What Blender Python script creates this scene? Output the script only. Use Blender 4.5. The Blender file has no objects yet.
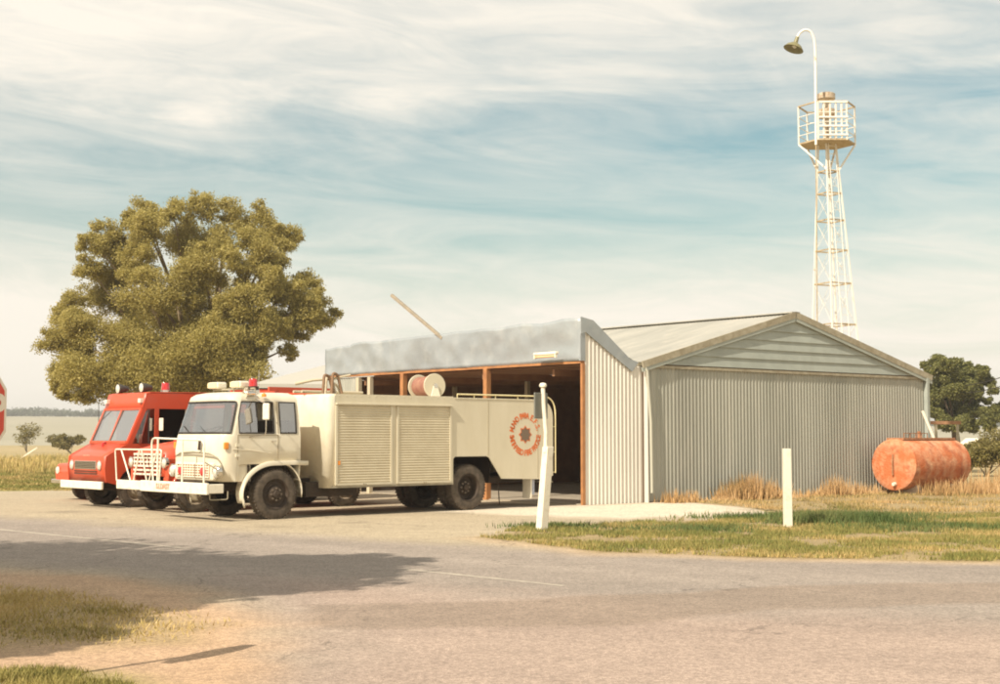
import bpy, bmesh, math, random
import numpy as np
from mathutils import Vector, Matrix, noise
PI = math.pi; R = math.radians
random.seed(7); rng = np.random.default_rng(7)
scn = bpy.context.scene
col = scn.collection
# ------------------------------------------------------------------ camera
F = 1400.0; HOR = 435.0; PITCH = math.atan((HOR-342)/F); EYE = 1.7
cam = bpy.data.cameras.new('camera'); camo = bpy.data.objects.new('camera', cam); col.objects.link(camo)
cam.sensor_width = 36; cam.lens = F/1000*36; cam.clip_end = 6000; cam.clip_start = 0.1
camo.location = (0, 0, EYE); camo.rotation_euler = (PI/2+PITCH, 0, 0)
scn.camera = camo
# ------------------------------------------------------------------ light
SUN_EL = R(42); SAZ = R(38)          # light travels towards azimuth SAZ (clockwise from +Y)
LH = Vector((math.sin(SAZ), math.cos(SAZ), 0))
sun = bpy.data.lights.new('sun', 'SUN'); sun.energy = 4.9; sun.angle = R(0.53); sun.color = (1.0, 0.90, 0.76)
suno = bpy.data.objects.new('sun', sun); col.objects.link(suno)
ld = Vector((LH.x*math.cos(SUN_EL), LH.y*math.cos(SUN_EL), -math.sin(SUN_EL)))
suno.rotation_euler = ld.to_track_quat('-Z', 'Y').to_euler()
w = bpy.data.worlds.new('World'); scn.world = w; w.use_nodes = True
nt = w.node_tree; nt.nodes.clear(); N = nt.nodes.new; L = nt.links.new
out = N('ShaderNodeOutputWorld'); bg = N('ShaderNodeBackground'); bgc = N('ShaderNodeBackground'); mx = N('ShaderNodeMixShader')
sky = N('ShaderNodeTexSky'); sky.sky_type = 'NISHITA'; sky.sun_disc = False
sky.sun_elevation = SUN_EL; sky.sun_rotation = SAZ+PI; sky.air_density = 1.0; sky.dust_density = 2.0; sky.ozone_density = 1.0
tint = N('ShaderNodeMix'); tint.data_type = 'RGBA'; tint.blend_type = 'MULTIPLY'; tint.inputs[0].default_value = 1
tint.inputs[7].default_value = (1.16, 1.30, 1.02, 1)
L(sky.outputs[0], tint.inputs[6]); L(tint.outputs[2], bg.inputs[0]); bg.inputs[1].default_value = 0.080
bgc.inputs[0].default_value = (0.86, 0.80, 0.70, 1); bgc.inputs[1].default_value = 0.93
tc = N('ShaderNodeTexCoord'); sep = N('ShaderNodeSeparateXYZ'); L(tc.outputs['Generated'], sep.inputs[0])
def M2(op, a, b=None, clamp=False):
    n = N('ShaderNodeMath'); n.operation = op; n.use_clamp = clamp
    for i, v in enumerate((a, b)):
        if v is None: continue
        if isinstance(v, (int, float)): n.inputs[i].default_value = v
        else: L(v, n.inputs[i])
    return n.outputs[0]
az = M2('ARCTAN2', sep.outputs[0], sep.outputs[1]); el = sep.outputs[2]
cmb = N('ShaderNodeCombineXYZ')
# bands tilt gently: elevation + slope*azimuth
tl = M2('ADD', el, M2('MULTIPLY', az, 0.07))
L(M2('MULTIPLY', az, 3.2), cmb.inputs[0]); L(M2('MULTIPLY', tl, 15.0), cmb.inputs[1])
n1 = N('ShaderNodeTexNoise'); n1.inputs['Scale'].default_value = 1.0; n1.inputs['Detail'].default_value = 9; n1.inputs['Roughness'].default_value = 0.6; n1.inputs['Distortion'].default_value = 0.8
L(cmb.outputs[0], n1.inputs[0])
cmb2 = N('ShaderNodeCombineXYZ'); L(M2('MULTIPLY', az, 6), cmb2.inputs[0]); L(M2('MULTIPLY', tl, 34.0), cmb2.inputs[1]); cmb2.inputs[2].default_value = 4.2
n2 = N('ShaderNodeTexNoise'); n2.inputs['Scale'].default_value = 1.0; n2.inputs['Detail'].default_value = 7; n2.inputs['Roughness'].default_value = 0.62; n2.inputs['Distortion'].default_value = 1.2
L(cmb2.outputs[0], n2.inputs[0])
ramp = N('ShaderNodeValToRGB'); cr = ramp.color_ramp; cr.interpolation = 'EASE'
pts = [(0.0, .98), (0.085, .90), (0.115, .58), (0.14, .30), (0.185, .20), (0.215, .36), (0.25, .68), (0.30, .74), (0.5, .5)]
cr.elements[0].position = pts[0][0]; cr.elements[0].color = (pts[0][1],)*3+(1,)
cr.elements[1].position = pts[-1][0]; cr.elements[1].color = (pts[-1][1],)*3+(1,)
for p, v in pts[1:-1]:
    e = cr.elements.new(p); e.color = (v, v, v, 1)
wob = M2('ADD', M2('ADD', el, M2('MULTIPLY', M2('MULTIPLY', az, az), -0.05)), M2('MULTIPLY', M2('SUBTRACT', n1.outputs[0], 0.5), 0.11))
wob2 = M2('ADD', wob, M2('MULTIPLY', az, -0.02))
L(wob2, ramp.inputs[0])
left = M2('MULTIPLY', M2('SUBTRACT', -0.02, az, True), 0.5)
rc = N('ShaderNodeSeparateColor'); L(ramp.outputs[0], rc.inputs[0])
m = M2('ADD', rc.outputs[0], M2('MULTIPLY', M2('SUBTRACT', n2.outputs[0], 0.5), 0.95))
m = M2('ADD', m, M2('MULTIPLY', M2('SUBTRACT', n1.outputs[0], 0.5), 0.8))
m = M2('ADD', m, left, True)
L(m, mx.inputs[0]); L(bg.outputs[0], mx.inputs[1]); L(bgc.outputs[0], mx.inputs[2]); L(mx.outputs[0], out.inputs[0])
scn.view_settings.view_transform = 'Standard'; scn.view_settings.look = 'None'
scn.view_settings.exposure = 0.38; scn.view_settings.gamma = 1
scn.render.engine = 'CYCLES'; scn.cycles.filter_width = 1.9
# ------------------------------------------------------------------ helpers
def G(px, py, z=0.0):
    """real ground point under a photo pixel"""
    u = (px-500)/F; v = (342-py)/F
    d = Vector((u, math.cos(PITCH)-v*math.sin(PITCH), math.sin(PITCH)+v*math.cos(PITCH)))
    t = (z-EYE)/d.z
    return Vector((d.x*t, d.y*t, z))
def A(px, py, Y):
    """real point at distance Y behind a photo pixel"""
    u = (px-500)/F; v = (342-py)/F
    d = Vector((u, math.cos(PITCH)-v*math.sin(PITCH), math.sin(PITCH)+v*math.cos(PITCH)))
    t = Y/d.y
    return Vector((d.x*t, Y, EYE+d.z*t))
MATS = {}
def mat(name, c, rough=0.6, metal=0.0, c2=None, scale=3.0, amt=1.0, bump=0.0, bscale=40.0, coat=0.0, c3=None, scale3=30.0, lo=.35, hi=.65, stretch=None, spec=None):
    if name in MATS: return MATS[name]
    m = bpy.data.materials.new(name); m.use_nodes = True; t = m.node_tree
    b = t.nodes['Principled BSDF']; b.inputs['Roughness'].default_value = rough; b.inputs['Metallic'].default_value = metal
    b.inputs['Coat Weight'].default_value = coat; b.inputs['Base Color'].default_value = (*c, 1)
    if spec is not None: b.inputs['Specular IOR Level'].default_value = spec
    tcn = t.nodes.new('ShaderNodeTexCoord'); vec = tcn.outputs['Object']
    if stretch:
        mp = t.nodes.new('ShaderNodeMapping'); mp.inputs['Scale'].default_value = stretch; t.links.new(vec, mp.inputs[0]); vec = mp.outputs[0]
    cur = None
    def layer(prev, cc, sc, a, lo, hi):
        n = t.nodes.new('ShaderNodeTexNoise'); n.inputs['Scale'].default_value = sc; n.inputs['Detail'].default_value = 6; n.inputs['Roughness'].default_value = .6
        t.links.new(vec, n.inputs[0])
        mr = t.nodes.new('ShaderNodeMapRange'); mr.inputs[1].default_value = lo; mr.inputs[2].default_value = hi; mr.inputs[4].default_value = a
        t.links.new(n.outputs[0], mr.inputs[0])
        x = t.nodes.new('ShaderNodeMix'); x.data_type = 'RGBA'; t.links.new(mr.outputs[0], x.inputs[0])
        if prev is None: x.inputs[6].default_value = (*c, 1)
        else: t.links.new(prev, x.inputs[6])
        x.inputs[7].default_value = (*cc, 1)
        return x.outputs[2]
    if c2 is not None: cur = layer(cur, c2, scale, amt, lo, hi)
    if c3 is not None: cur = layer(cur, c3, scale3, 1.0, .5, .72)
    if cur is not None: t.links.new(cur, b.inputs['Base Color'])
    if bump:
        n = t.nodes.new('ShaderNodeTexNoise'); n.inputs['Scale'].default_value = bscale; n.inputs['Detail'].default_value = 5
        t.links.new(vec, n.inputs[0]); bp = t.nodes.new('ShaderNodeBump'); bp.inputs['Strength'].default_value = bump; bp.inputs['Distance'].default_value = 0.05
        t.links.new(n.outputs[0], bp.inputs['Height']); t.links.new(bp.outputs[0], b.inputs['Normal'])
    MATS[name] = m; return m
def glass(name='window_glass', tint=(0.80, 0.84, 0.82), gl=0.36):
    if name in MATS: return MATS[name]
    m = bpy.data.materials.new(name); m.use_nodes = True; t = m.node_tree; t.nodes.clear()
    o = t.nodes.new('ShaderNodeOutputMaterial'); a = t.nodes.new('ShaderNodeBsdfTransparent'); a.inputs[0].default_value = (*tint, 1)
    g = t.nodes.new('ShaderNodeBsdfGlossy'); g.inputs['Roughness'].default_value = 0.03; fr = t.nodes.new('ShaderNodeFresnel'); fr.inputs[0].default_value = 1.5
    ad = t.nodes.new('ShaderNodeMath'); ad.operation = 'ADD'; ad.use_clamp = True; ad.inputs[1].default_value = gl; t.links.new(fr.outputs[0], ad.inputs[0])
    x = t.nodes.new('ShaderNodeMixShader'); t.links.new(ad.outputs[0], x.inputs[0]); t.links.new(a.outputs[0], x.inputs[1]); t.links.new(g.outputs[0], x.inputs[2]); t.links.new(x.outputs[0], o.inputs[0])
    MATS[name] = m; return m
def sheet_tone(m, pitch=.80, lo=.90, hi=1.07):
    """each roll-formed sheet has weathered to a slightly different tone"""
    t = m.node_tree; b = t.nodes['Principled BSDF']; src = b.inputs['Base Color'].links[0].from_socket
    tcn = t.nodes.new('ShaderNodeTexCoord'); sp_ = t.nodes.new('ShaderNodeSeparateXYZ'); t.links.new(tcn.outputs['Object'], sp_.inputs[0])
    d = t.nodes.new('ShaderNodeMath'); d.operation = 'DIVIDE'; d.inputs[1].default_value = pitch; t.links.new(sp_.outputs[0], d.inputs[0])
    f = t.nodes.new('ShaderNodeMath'); f.operation = 'FLOOR'; t.links.new(d.outputs[0], f.inputs[0])
    wn = t.nodes.new('ShaderNodeTexWhiteNoise'); wn.noise_dimensions = '1D'; t.links.new(f.outputs[0], wn.inputs['W'])
    r_ = t.nodes.new('ShaderNodeMapRange'); r_.inputs[3].default_value = lo; r_.inputs[4].default_value = hi; t.links.new(wn.outputs[0], r_.inputs[0])
    v = t.nodes.new('ShaderNodeVectorMath'); v.operation = 'SCALE'; t.links.new(src, v.inputs[0]); t.links.new(r_.outputs[0], v.inputs['Scale']); t.links.new(v.outputs[0], b.inputs['Base Color'])
class MB:
    def __init__(s): s.v = []; s.f = []
    def add(s, vs, fs):
        n = len(s.v); s.v += [tuple(x) for x in vs]; s.f += [tuple(n+i for i in f) for f in fs]; return s
    def box(s, x0, x1, y0, y1, z0, z1):
        vs = [(x, y, z) for z in (z0, z1) for y in (y0, y1) for x in (x0, x1)]
        return s.add(vs, [(0, 2, 3, 1), (4, 5, 7, 6), (0, 1, 5, 4), (2, 6, 7, 3), (0, 4, 6, 2), (1, 3, 7, 5)])
    def bar(s, p, q, w, h=None, up=(0, 0, 1)):
        p = Vector(p); q = Vector(q); d = (q-p).normalized(); h = h or w; up = Vector(up)
        if abs(d.dot(up)) > .98: up = Vector((0, 1, 0))
        a = d.cross(up).normalized()*w/2; b = a.cross(d).normalized()*h/2
        vs = [p-a-b, p+a-b, p+a+b, p-a+b, q-a-b, q+a-b, q+a+b, q-a+b]
        return s.add(vs, [(3, 2, 1, 0), (4, 5, 6, 7), (0, 1, 5, 4), (1, 2, 6, 5), (2, 3, 7, 6), (3, 0, 4, 7)])
    def tube(s, pts, r, n=10, r2=None):
        pts = [Vector(p) for p in pts]; k = len(pts); rings = []
        prev = None
        for i, p in enumerate(pts):
            d = (pts[min(i+1, k-1)]-pts[max(i-1, 0)]).normalized()
            if prev is None: a = d.orthogonal().normalized()
            else: a = (prev-d*prev.dot(d)).normalized()
            prev = a; b = d.cross(a); rr = r if r2 is None else r+(r2-r)*i/(k-1)
            rings.append([p+(a*math.cos(2*PI*j/n)+b*math.sin(2*PI*j/n))*rr for j in range(n)])
        vs = [x for rg in rings for x in rg]; fs = []
        for i in range(k-1):
            for j in range(n): fs.append((i*n+j, i*n+(j+1) % n, (i+1)*n+(j+1) % n, (i+1)*n+j))
        fs.append(tuple(range(n))[::-1]); fs.append(tuple((k-1)*n+j for j in range(n)))
        return s.add(vs, fs)
    def lathe(s, o, axis, prof, n=28, a0=0, a1=2*PI):
        o = Vector(o); ax = Vector(axis).normalized(); a = ax.orthogonal().normalized(); b = ax.cross(a)
        full = abs(a1-a0-2*PI) < 1e-6; m = n if full else n+1; vs = []; fs = []
        for j in range(m):
            t = a0+(a1-a0)*j/n
            for (h, r) in prof: vs.append(o+ax*h+(a*math.cos(t)+b*math.sin(t))*r)
        k = len(prof)
        for j in range(n):
            for i in range(k-1):
                j2 = (j+1) % m
                fs.append((j*k+i, j2*k+i, j2*k+i+1, j*k+i+1))
        return s.add(vs, fs)
    def prism(s, poly, axis, c0, c1):
        """poly 2D points extruded along axis ('x': (y,z), 'y': (x,z), 'z': (x,y))"""
        def P(p, c): return {'x': (c, p[0], p[1]), 'y': (p[0], c, p[1]), 'z': (p[0], p[1], c)}[axis]
        n = len(poly); vs = [P(p, c0) for p in poly]+[P(p, c1) for p in poly]
        return s.add(vs, [tuple(range(n)), tuple(range(2*n-1, n-1, -1))]+[(i, i+n, (i+1) % n+n, (i+1) % n) for i in range(n)])
    def build(s, name, m, parent=None, smooth=None, bevel=0, solid=0, weld=False):
        me = bpy.data.meshes.new(name); me.from_pydata(s.v, [], s.f); me.materials.append(m)
        bm = bmesh.new(); bm.from_mesh(me)
        if weld: bmesh.ops.remove_doubles(bm, verts=bm.verts, dist=1e-4)
        bmesh.ops.recalc_face_normals(bm, faces=bm.faces); bm.to_mesh(me); bm.free()
        if smooth:
            for p in me.polygons: p.use_smooth = True
            me.set_sharp_from_angle(angle=R(smooth))
        o = bpy.data.objects.new(name, me); col.objects.link(o)
        if parent: o.parent = parent
        if solid:
            md = o.modifiers.new('solid', 'SOLIDIFY'); md.thickness = solid; md.offset = -1
        if bevel:
            md = o.modifiers.new('bevel', 'BEVEL'); md.width = bevel; md.segments = 2; md.limit_method = 'ANGLE'; md.angle_limit = R(40)
        return o
def tag(o, label=None, cat=None, group=None, kind=None):
    if label: o['label'] = label
    if cat: o['category'] = cat
    if group: o['group'] = group
    if kind: o['kind'] = kind
    return o
def empty(name, loc, rz=0, label=None, cat=None, group=None):
    o = bpy.data.objects.new(name, None); col.objects.link(o); o.location = loc; o.rotation_euler = (0, 0, rz); o.empty_display_size = .3
    return tag(o, label, cat, group)
def rpath(pts, r, n=5):
    """round the corners of a 3D path"""
    pts = [Vector(p) for p in pts]; o = [pts[0]]
    for i in range(1, len(pts)-1):
        a = (pts[i-1]-pts[i]); b = (pts[i+1]-pts[i]); ra = min(r, a.length*.45, b.length*.45)
        p0 = pts[i]+a.normalized()*ra; p1 = pts[i]+b.normalized()*ra
        for k in range(n+1):
            t = k/n; o.append(p0*(1-t)**2+pts[i]*2*t*(1-t)+p1*t*t)
    o.append(pts[-1]); return o
def rrect(x0, x1, z0, z1, r, n=4):
    o = []
    for cx, cz, a in ((x1-r, z1-r, 0), (x0+r, z1-r, 90), (x0+r, z0+r, 180), (x1-r, z0+r, 270)):
        for k in range(n+1): t = R(a+90*k/n); o.append((cx+r*math.cos(t), cz+r*math.sin(t)))
    return o
def text_mesh(s, size, name, m, parent, M, ext=0.002):
    c = bpy.data.curves.new('t', 'FONT'); c.body = s; c.size = size; c.align_x = 'CENTER'; c.align_y = 'CENTER'; c.extrude = ext; c.offset = size*.04
    o = bpy.data.objects.new('t', c); col.objects.link(o)
    me = bpy.data.meshes.new_from_object(o.evaluated_get(bpy.context.evaluated_depsgraph_get()))
    bpy.data.objects.remove(o); me.transform(M)
    return me
def join_meshes(ms, name, m, parent):
    b = MB()
    for me in ms:
        b.add([v.co[:] for v in me.vertices], [tuple(p.vertices) for p in me.polygons]); bpy.data.meshes.remove(me)
    return b.build(name, m, parent)
# ------------------------------------------------------------------ materials
cream = mat('cream_paint', (.74, .68, .53), .38, coat=.3, c2=(.66, .59, .44), scale=2.5, bump=.04, bscale=3)
white = mat('white_paint', (.78, .72, .58), .45, c2=(.62, .54, .38), scale=9, lo=.5, hi=.8)
beige = mat('beige_body_paint', (.66, .60, .45), .45, coat=.15, c2=(.60, .54, .39), scale=2.2, stretch=(1, 1, .35), c3=(.62, .56, .41), scale3=7, bump=.05, bscale=2)
red = mat('red_paint', (.60, .075, .022), .42, coat=.25, c2=(.52, .075, .03), scale=2.5, bump=.04, bscale=3)
dullrim = mat('dusty_rim', (.34, .28, .20), .7, c2=(.2, .15, .1), scale=8)
chrome = mat('chrome', (.72, .68, .6), .2, 1.0)
rubber = mat('tyre_rubber', (.050, .038, .026), .85, c2=(.13, .10, .07), scale=7, bump=.3, bscale=60)
dark = mat('dark_chassis', (.030, .020, .012), .8, c2=(.055, .035, .02), scale=4)
seatm = mat('dark_vinyl', (.06, .035, .025), .6)
black = mat('black_rubber', (.025, .02, .016), .6)
gla = glass()
redlens = mat('red_lens', (.55, .02, .02), .15, coat=1)
amber = mat('amber_lens', (.85, .28, .02), .2, coat=1)
lampg = mat('lamp_glass', (.75, .72, .62), .08, .3, coat=1)
galv = mat('galvanised_sheet', (.36, .39, .395), .50, .3, c2=(.32, .35, .36), scale=1.0, c3=(.41, .435, .43), scale3=1.9, bump=1.0, bscale=1.1)
roofm = mat('roof_iron', (.43, .415, .36), .6, .15, c2=(.35, .34, .295), scale=.9, c3=(.48, .45, .38), scale3=3, stretch=(.25, 1, 1))
wallm = mat('weathered_grey_iron', (.385, .385, .325), .6, .12, c2=(.33, .33, .275), scale=1.2, c3=(.44, .43, .36), scale3=3.5, stretch=(1, 1, .12))
sheet_tone(wallm)
whitewall = mat('pale_painted_iron', (.76, .72, .63), .5, .05, c2=(.66, .62, .54), scale=.8, stretch=(1, 1, .3))
gablem = mat('grey_green_boards', (.38, .41, .36), .6, c2=(.32, .345, .30), scale=1.5)
trim = mat('weathered_barge_paint', (.40, .36, .26), .7, c2=(.28, .24, .16), scale=5)
orangew = mat('orange_timber', (.44, .20, .07), .75, c2=(.30, .13, .05), scale=4)
postm = mat('pale_timber', (.50, .43, .30), .8)
brown = mat('brown_interior', (.34, .18, .09), .9, c2=(.24, .12, .06), scale=2)
concrete = mat('concrete', (.38, .33, .25), .9, c2=(.30, .25, .18), scale=1.2)
rust = mat('rusty_orange_tank', (.52, .15, .05), .8, c2=(.66, .36, .20), scale=2.4, lo=.42, hi=.66, c3=(.34, .09, .035), scale3=2.6, bump=.4, bscale=14)
rustb = mat('rusty_steel', (.30, .12, .05), .8, c2=(.42, .22, .11), scale=8)
towerw = mat('peeling_white_steel', (.78, .74, .64), .6, c2=(.50, .34, .2), scale=4, lo=.6, hi=.75)
trust = mat('brown_weathered_steel', (.36, .26, .14), .8, c2=(.50, .40, .25), scale=5)
# ------------------------------------------------------------------ ground
def nz(p, s, o=0.): return noise.noise(Vector((p[0]*s+o, p[1]*s, o)))
def sheet(name, pts, z, m, jit=.12, sub=.35, kind='structure', inner=False):
    """irregular flat polygon: edges subdivided and jittered"""
    ps = []
    for i, p in enumerate(pts):
        q = pts[(i+1) % len(pts)]; p = Vector(p); q = Vector(q); n = max(1, min(200, int((q-p).length/sub)))
        for k in range(n):
            a = p.lerp(q, k/n); j = jit*(1+0*a.length)
            ps.append((a.x+j*nz(a, 1.3, 3.1)+j*.6*nz(a, 5, 9), a.y+j*nz(a, 1.3, 8.1)+j*.6*nz(a, 5, 5), z))
    o = MB().add(ps, [tuple(range(len(ps)))]).build(name, m)
    return tag(o, kind=kind)
def ground_mat(name, cols, sc=(.25, 2.2, 30), bump=.4, bs=60, rough=.95):
    m = bpy.data.materials.new(name); m.use_nodes = True; t = m.node_tree; b = t.nodes['Principled BSDF']
    b.inputs['Roughness'].default_value = rough; b.inputs['Specular IOR Level'].default_value = .2
    tcn = t.nodes.new('ShaderNodeTexCoord'); cur = None
    for i, s in enumerate(sc):
        n = t.nodes.new('ShaderNodeTexNoise'); n.inputs['Scale'].default_value = s; n.inputs['Detail'].default_value = 8; n.inputs['Roughness'].default_value = .65
        t.links.new(tcn.outputs['Object'], n.inputs[0])
        r = t.nodes.new('ShaderNodeMapRange'); r.inputs[1].default_value = .40; r.inputs[2].default_value = .60; t.links.new(n.outputs[0], r.inputs[0])
        x = t.nodes.new('ShaderNodeMix'); x.data_type = 'RGBA'; t.links.new(r.outputs[0], x.inputs[0])
        if cur is None: x.inputs[6].default_value = (*cols[0], 1)
        else: t.links.new(cur, x.inputs[6])
        x.inputs[7].default_value = (*cols[i+1], 1)
        if i > 0:
            mm = t.nodes.new('ShaderNodeMath'); mm.operation = 'MULTIPLY'; mm.inputs[1].default_value = .5; t.links.new(r.outputs[0], mm.inputs[0]); t.links.new(mm.outputs[0], x.inputs[0])
        cur = x.outputs[2]
    t.links.new(cur, b.inputs['Base Color'])
    n = t.nodes.new('ShaderNodeTexNoise'); n.inputs['Scale'].default_value = bs; n.inputs['Detail'].default_value = 4; t.links.new(tcn.outputs['Object'], n.inputs[0])
    bp = t.nodes.new('ShaderNodeBump'); bp.inputs['Strength'].default_value = bump; bp.inputs['Distance'].default_value = .02
    t.links.new(n.outputs[0], bp.inputs['Height']); t.links.new(bp.outputs[0], b.inputs['Normal'])
    return m
g_field = ground_mat('dry_field', [(.40, .31, .16), (.33, .27, .13), (.46, .37, .21), (.30, .23, .12)], (.03, .25, 3))
g_hill = ground_mat('pale_hill', [(.36, .33, .25), (.32, .30, .22), (.41, .37, .28), (.30, .28, .20)], (.01, .05, .4))
g_verge = ground_mat('green_verge', [(.16, .17, .05), (.22, .19, .06), (.12, .14, .035), (.30, .24, .10)], (.12, .9, 9))
g_grass = ground_mat('island_turf', [(.20, .17, .065), (.33, .24, .11), (.13, .135, .04), (.40, .29, .15)], (.35, 1.4, 12))
g_tan = ground_mat('tan_gravel', [(.40, .33, .235), (.35, .285, .20), (.46, .385, .28), (.27, .22, .15)], (.35, 2.5, 45))
g_pale = ground_mat('pale_gravel', [(.60, .52, .40), (.52, .44, .33), (.68, .60, .48), (.42, .35, .25)], (.5, 3, 40))
g_asph = ground_mat('worn_asphalt', [(.270, .232, .185), (.245, .215, .18), (.300, .258, .205), (.19, .16, .125)], (.30, 2.4, 55), .5, 80)
g_side = ground_mat('pinkish_chip_seal', [(.345, .268, .205), (.315, .25, .195), (.375, .295, .23), (.22, .17, .13)], (.28, 2.0, 60), .5, 80)
g_patch = ground_mat('darker_asphalt_patch', [(.27, .222, .175), (.25, .205, .16), (.29, .24, .19), (.18, .145, .11)], (.3, 3, 55), .5, 80)
g_red = ground_mat('reddish_dirt', [(.46, .29, .175), (.42, .28, .18), (.50, .34, .22), (.30, .19, .12)], (.6, 3, 35))
tag(MB().add([(-1500, -60, 0), (1500, -60, 0), (1500, 3000, 0), (-1500, 3000, 0)], [(0, 1, 2, 3)]).build('ground', g_field), kind='structure')
# rising hills far off
def hills():
    b = MB(); nx, ny = 120, 26; vs = []; fs = []
    for j in range(ny):
        t = j/(ny-1); y = 230+t*700
        for i in range(nx):
            x = -700+i*1400/(nx-1)
            hgt = 14.5*(t**.8) + 2.2*nz((x, y), .004, 2)*t + .8*nz((x, y), .02, 7)*t
            hgt *= 1-.55*max(0, min(1, (x+50)/350))
            vs.append((x, y, -.05+hgt))
    for j in range(ny-1):
        for i in range(nx-1): a = j*nx+i; fs.append((a, a+1, a+nx+1, a+nx))
    return tag(b.add(vs, fs).build('hills', g_hill, smooth=80), kind='structure')
hills()
V2 = lambda p: (p.x, p.y)
P = lambda *pp: [V2(G(x, y)) for x, y in pp]
def V3l(l): return [Vector((a, b, 0)) for a, b in l]
Z_FORE = [(-60, 43.5), (-14.6, 42.8), (-5, 47), (-3, 45), (2.0, 34.05), (3.6, 35.4), (3.2, 30.5), (3.5, 26.5), (1.2, 25.6), (-1, 24.6), (-.4, 23.6), (6, 20), (60, 15), (60, -20), (-60, -20), (-60, 20)]
Z_VERGE = [(-60, 43.2), (-14.6, 42.6), (-6, 46), (-6, 66), (-60, 70)]
Z_APRON = [(-2.3, 33.2), (2.02, 33.9), (3.6, 35.1), (5.4, 35.3), (5.6, 30.6), (2.6, 28.6), (1.2, 29.2), (-1.5, 31.4)]
Z_ROAD = [(-60, 60), (-40, 50), (-9.6, 28.6), (-3.6, 24.0), (1.4, 20.25), (6.6, 18.7), (60, 14.6), (60, -20), (-1.7, -20), (-1.9, 9), (-1.9, 12.2), (-3.2, 15.4), (-4.8, 17.2), (-9.0, 20.0), (-60, 48)]
Z_SIDE = [(-3.2, 17.2), (1.3, 13.8), (6, 12.2), (60, 3.2), (60, -20), (-1.7, -20), (-1.9, 9), (-1.9, 12.2)]
Z_PATCH = [(-2.0, 14.1), (.5, 14.5), (3.1, 15.9), (9, 16.6), (16, 14.9), (8, 14.3), (3.0, 13.9), (.9, 12.6), (-1.5, 12.3)]
Z_DIRT = [(-60, 20.5), (-14, 20.5), (-4.9, 17.0), (-3.0, 15.2), (-2.0, 12.6), (-1.7, 10.6), (-1.5, 7), (-1.5, -20), (-60, -20)]
isl_poly = [(-.35, 23.35), (.6, 26.4), (3.2, 27.6), (5.3, 28.9), (6.2, 31.2), (5.6, 33.5), (4.6, 35.6), (13.6, 43.2), (20, 70), (90, 70), (90, 15), (60, 15.1), (9, 18.35), (6.6, 18.85), (3.5, 19.5), (1.4, 20.4)]
lp1 = [(-9.5, 16.6), (-5.3, 15.6), (-4.1, 14.3), (-2.75, 12.7), (-2.8, 11.7), (-4.3, 11.1), (-9.5, 10.8)]
lp2 = [(-9.5, 9.9), (-3.2, 10.2), (-2.6, 9.9), (-2.3, 9.2), (-2.6, 6), (-9.5, 6)]
def inpoly(P, x, y):
    P = np.array(P); c = np.zeros(len(x), bool); j = len(P)-1
    for i in range(len(P)):
        xi, yi = P[i]; xj, yj = P[j]
        c ^= ((yi > y) != (yj > y)) & (x < (xj-xi)*(y-yi)/(yj-yi+1e-12)+xi); j = i
    return c
def sdist(P, x, y):
    d = np.full(len(x), 1e9)
    for i in range(len(P)):
        a = np.array(P[i], float); b = np.array(P[(i+1) % len(P)], float); e = b-a; t = np.clip(((x-a[0])*e[0]+(y-a[1])*e[1])/(e@e), 0, 1)
        d = np.minimum(d, np.hypot(x-a[0]-t*e[0], y-a[1]-t*e[1]))
    return np.where(inpoly(P, x, y), d, -d)
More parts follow.
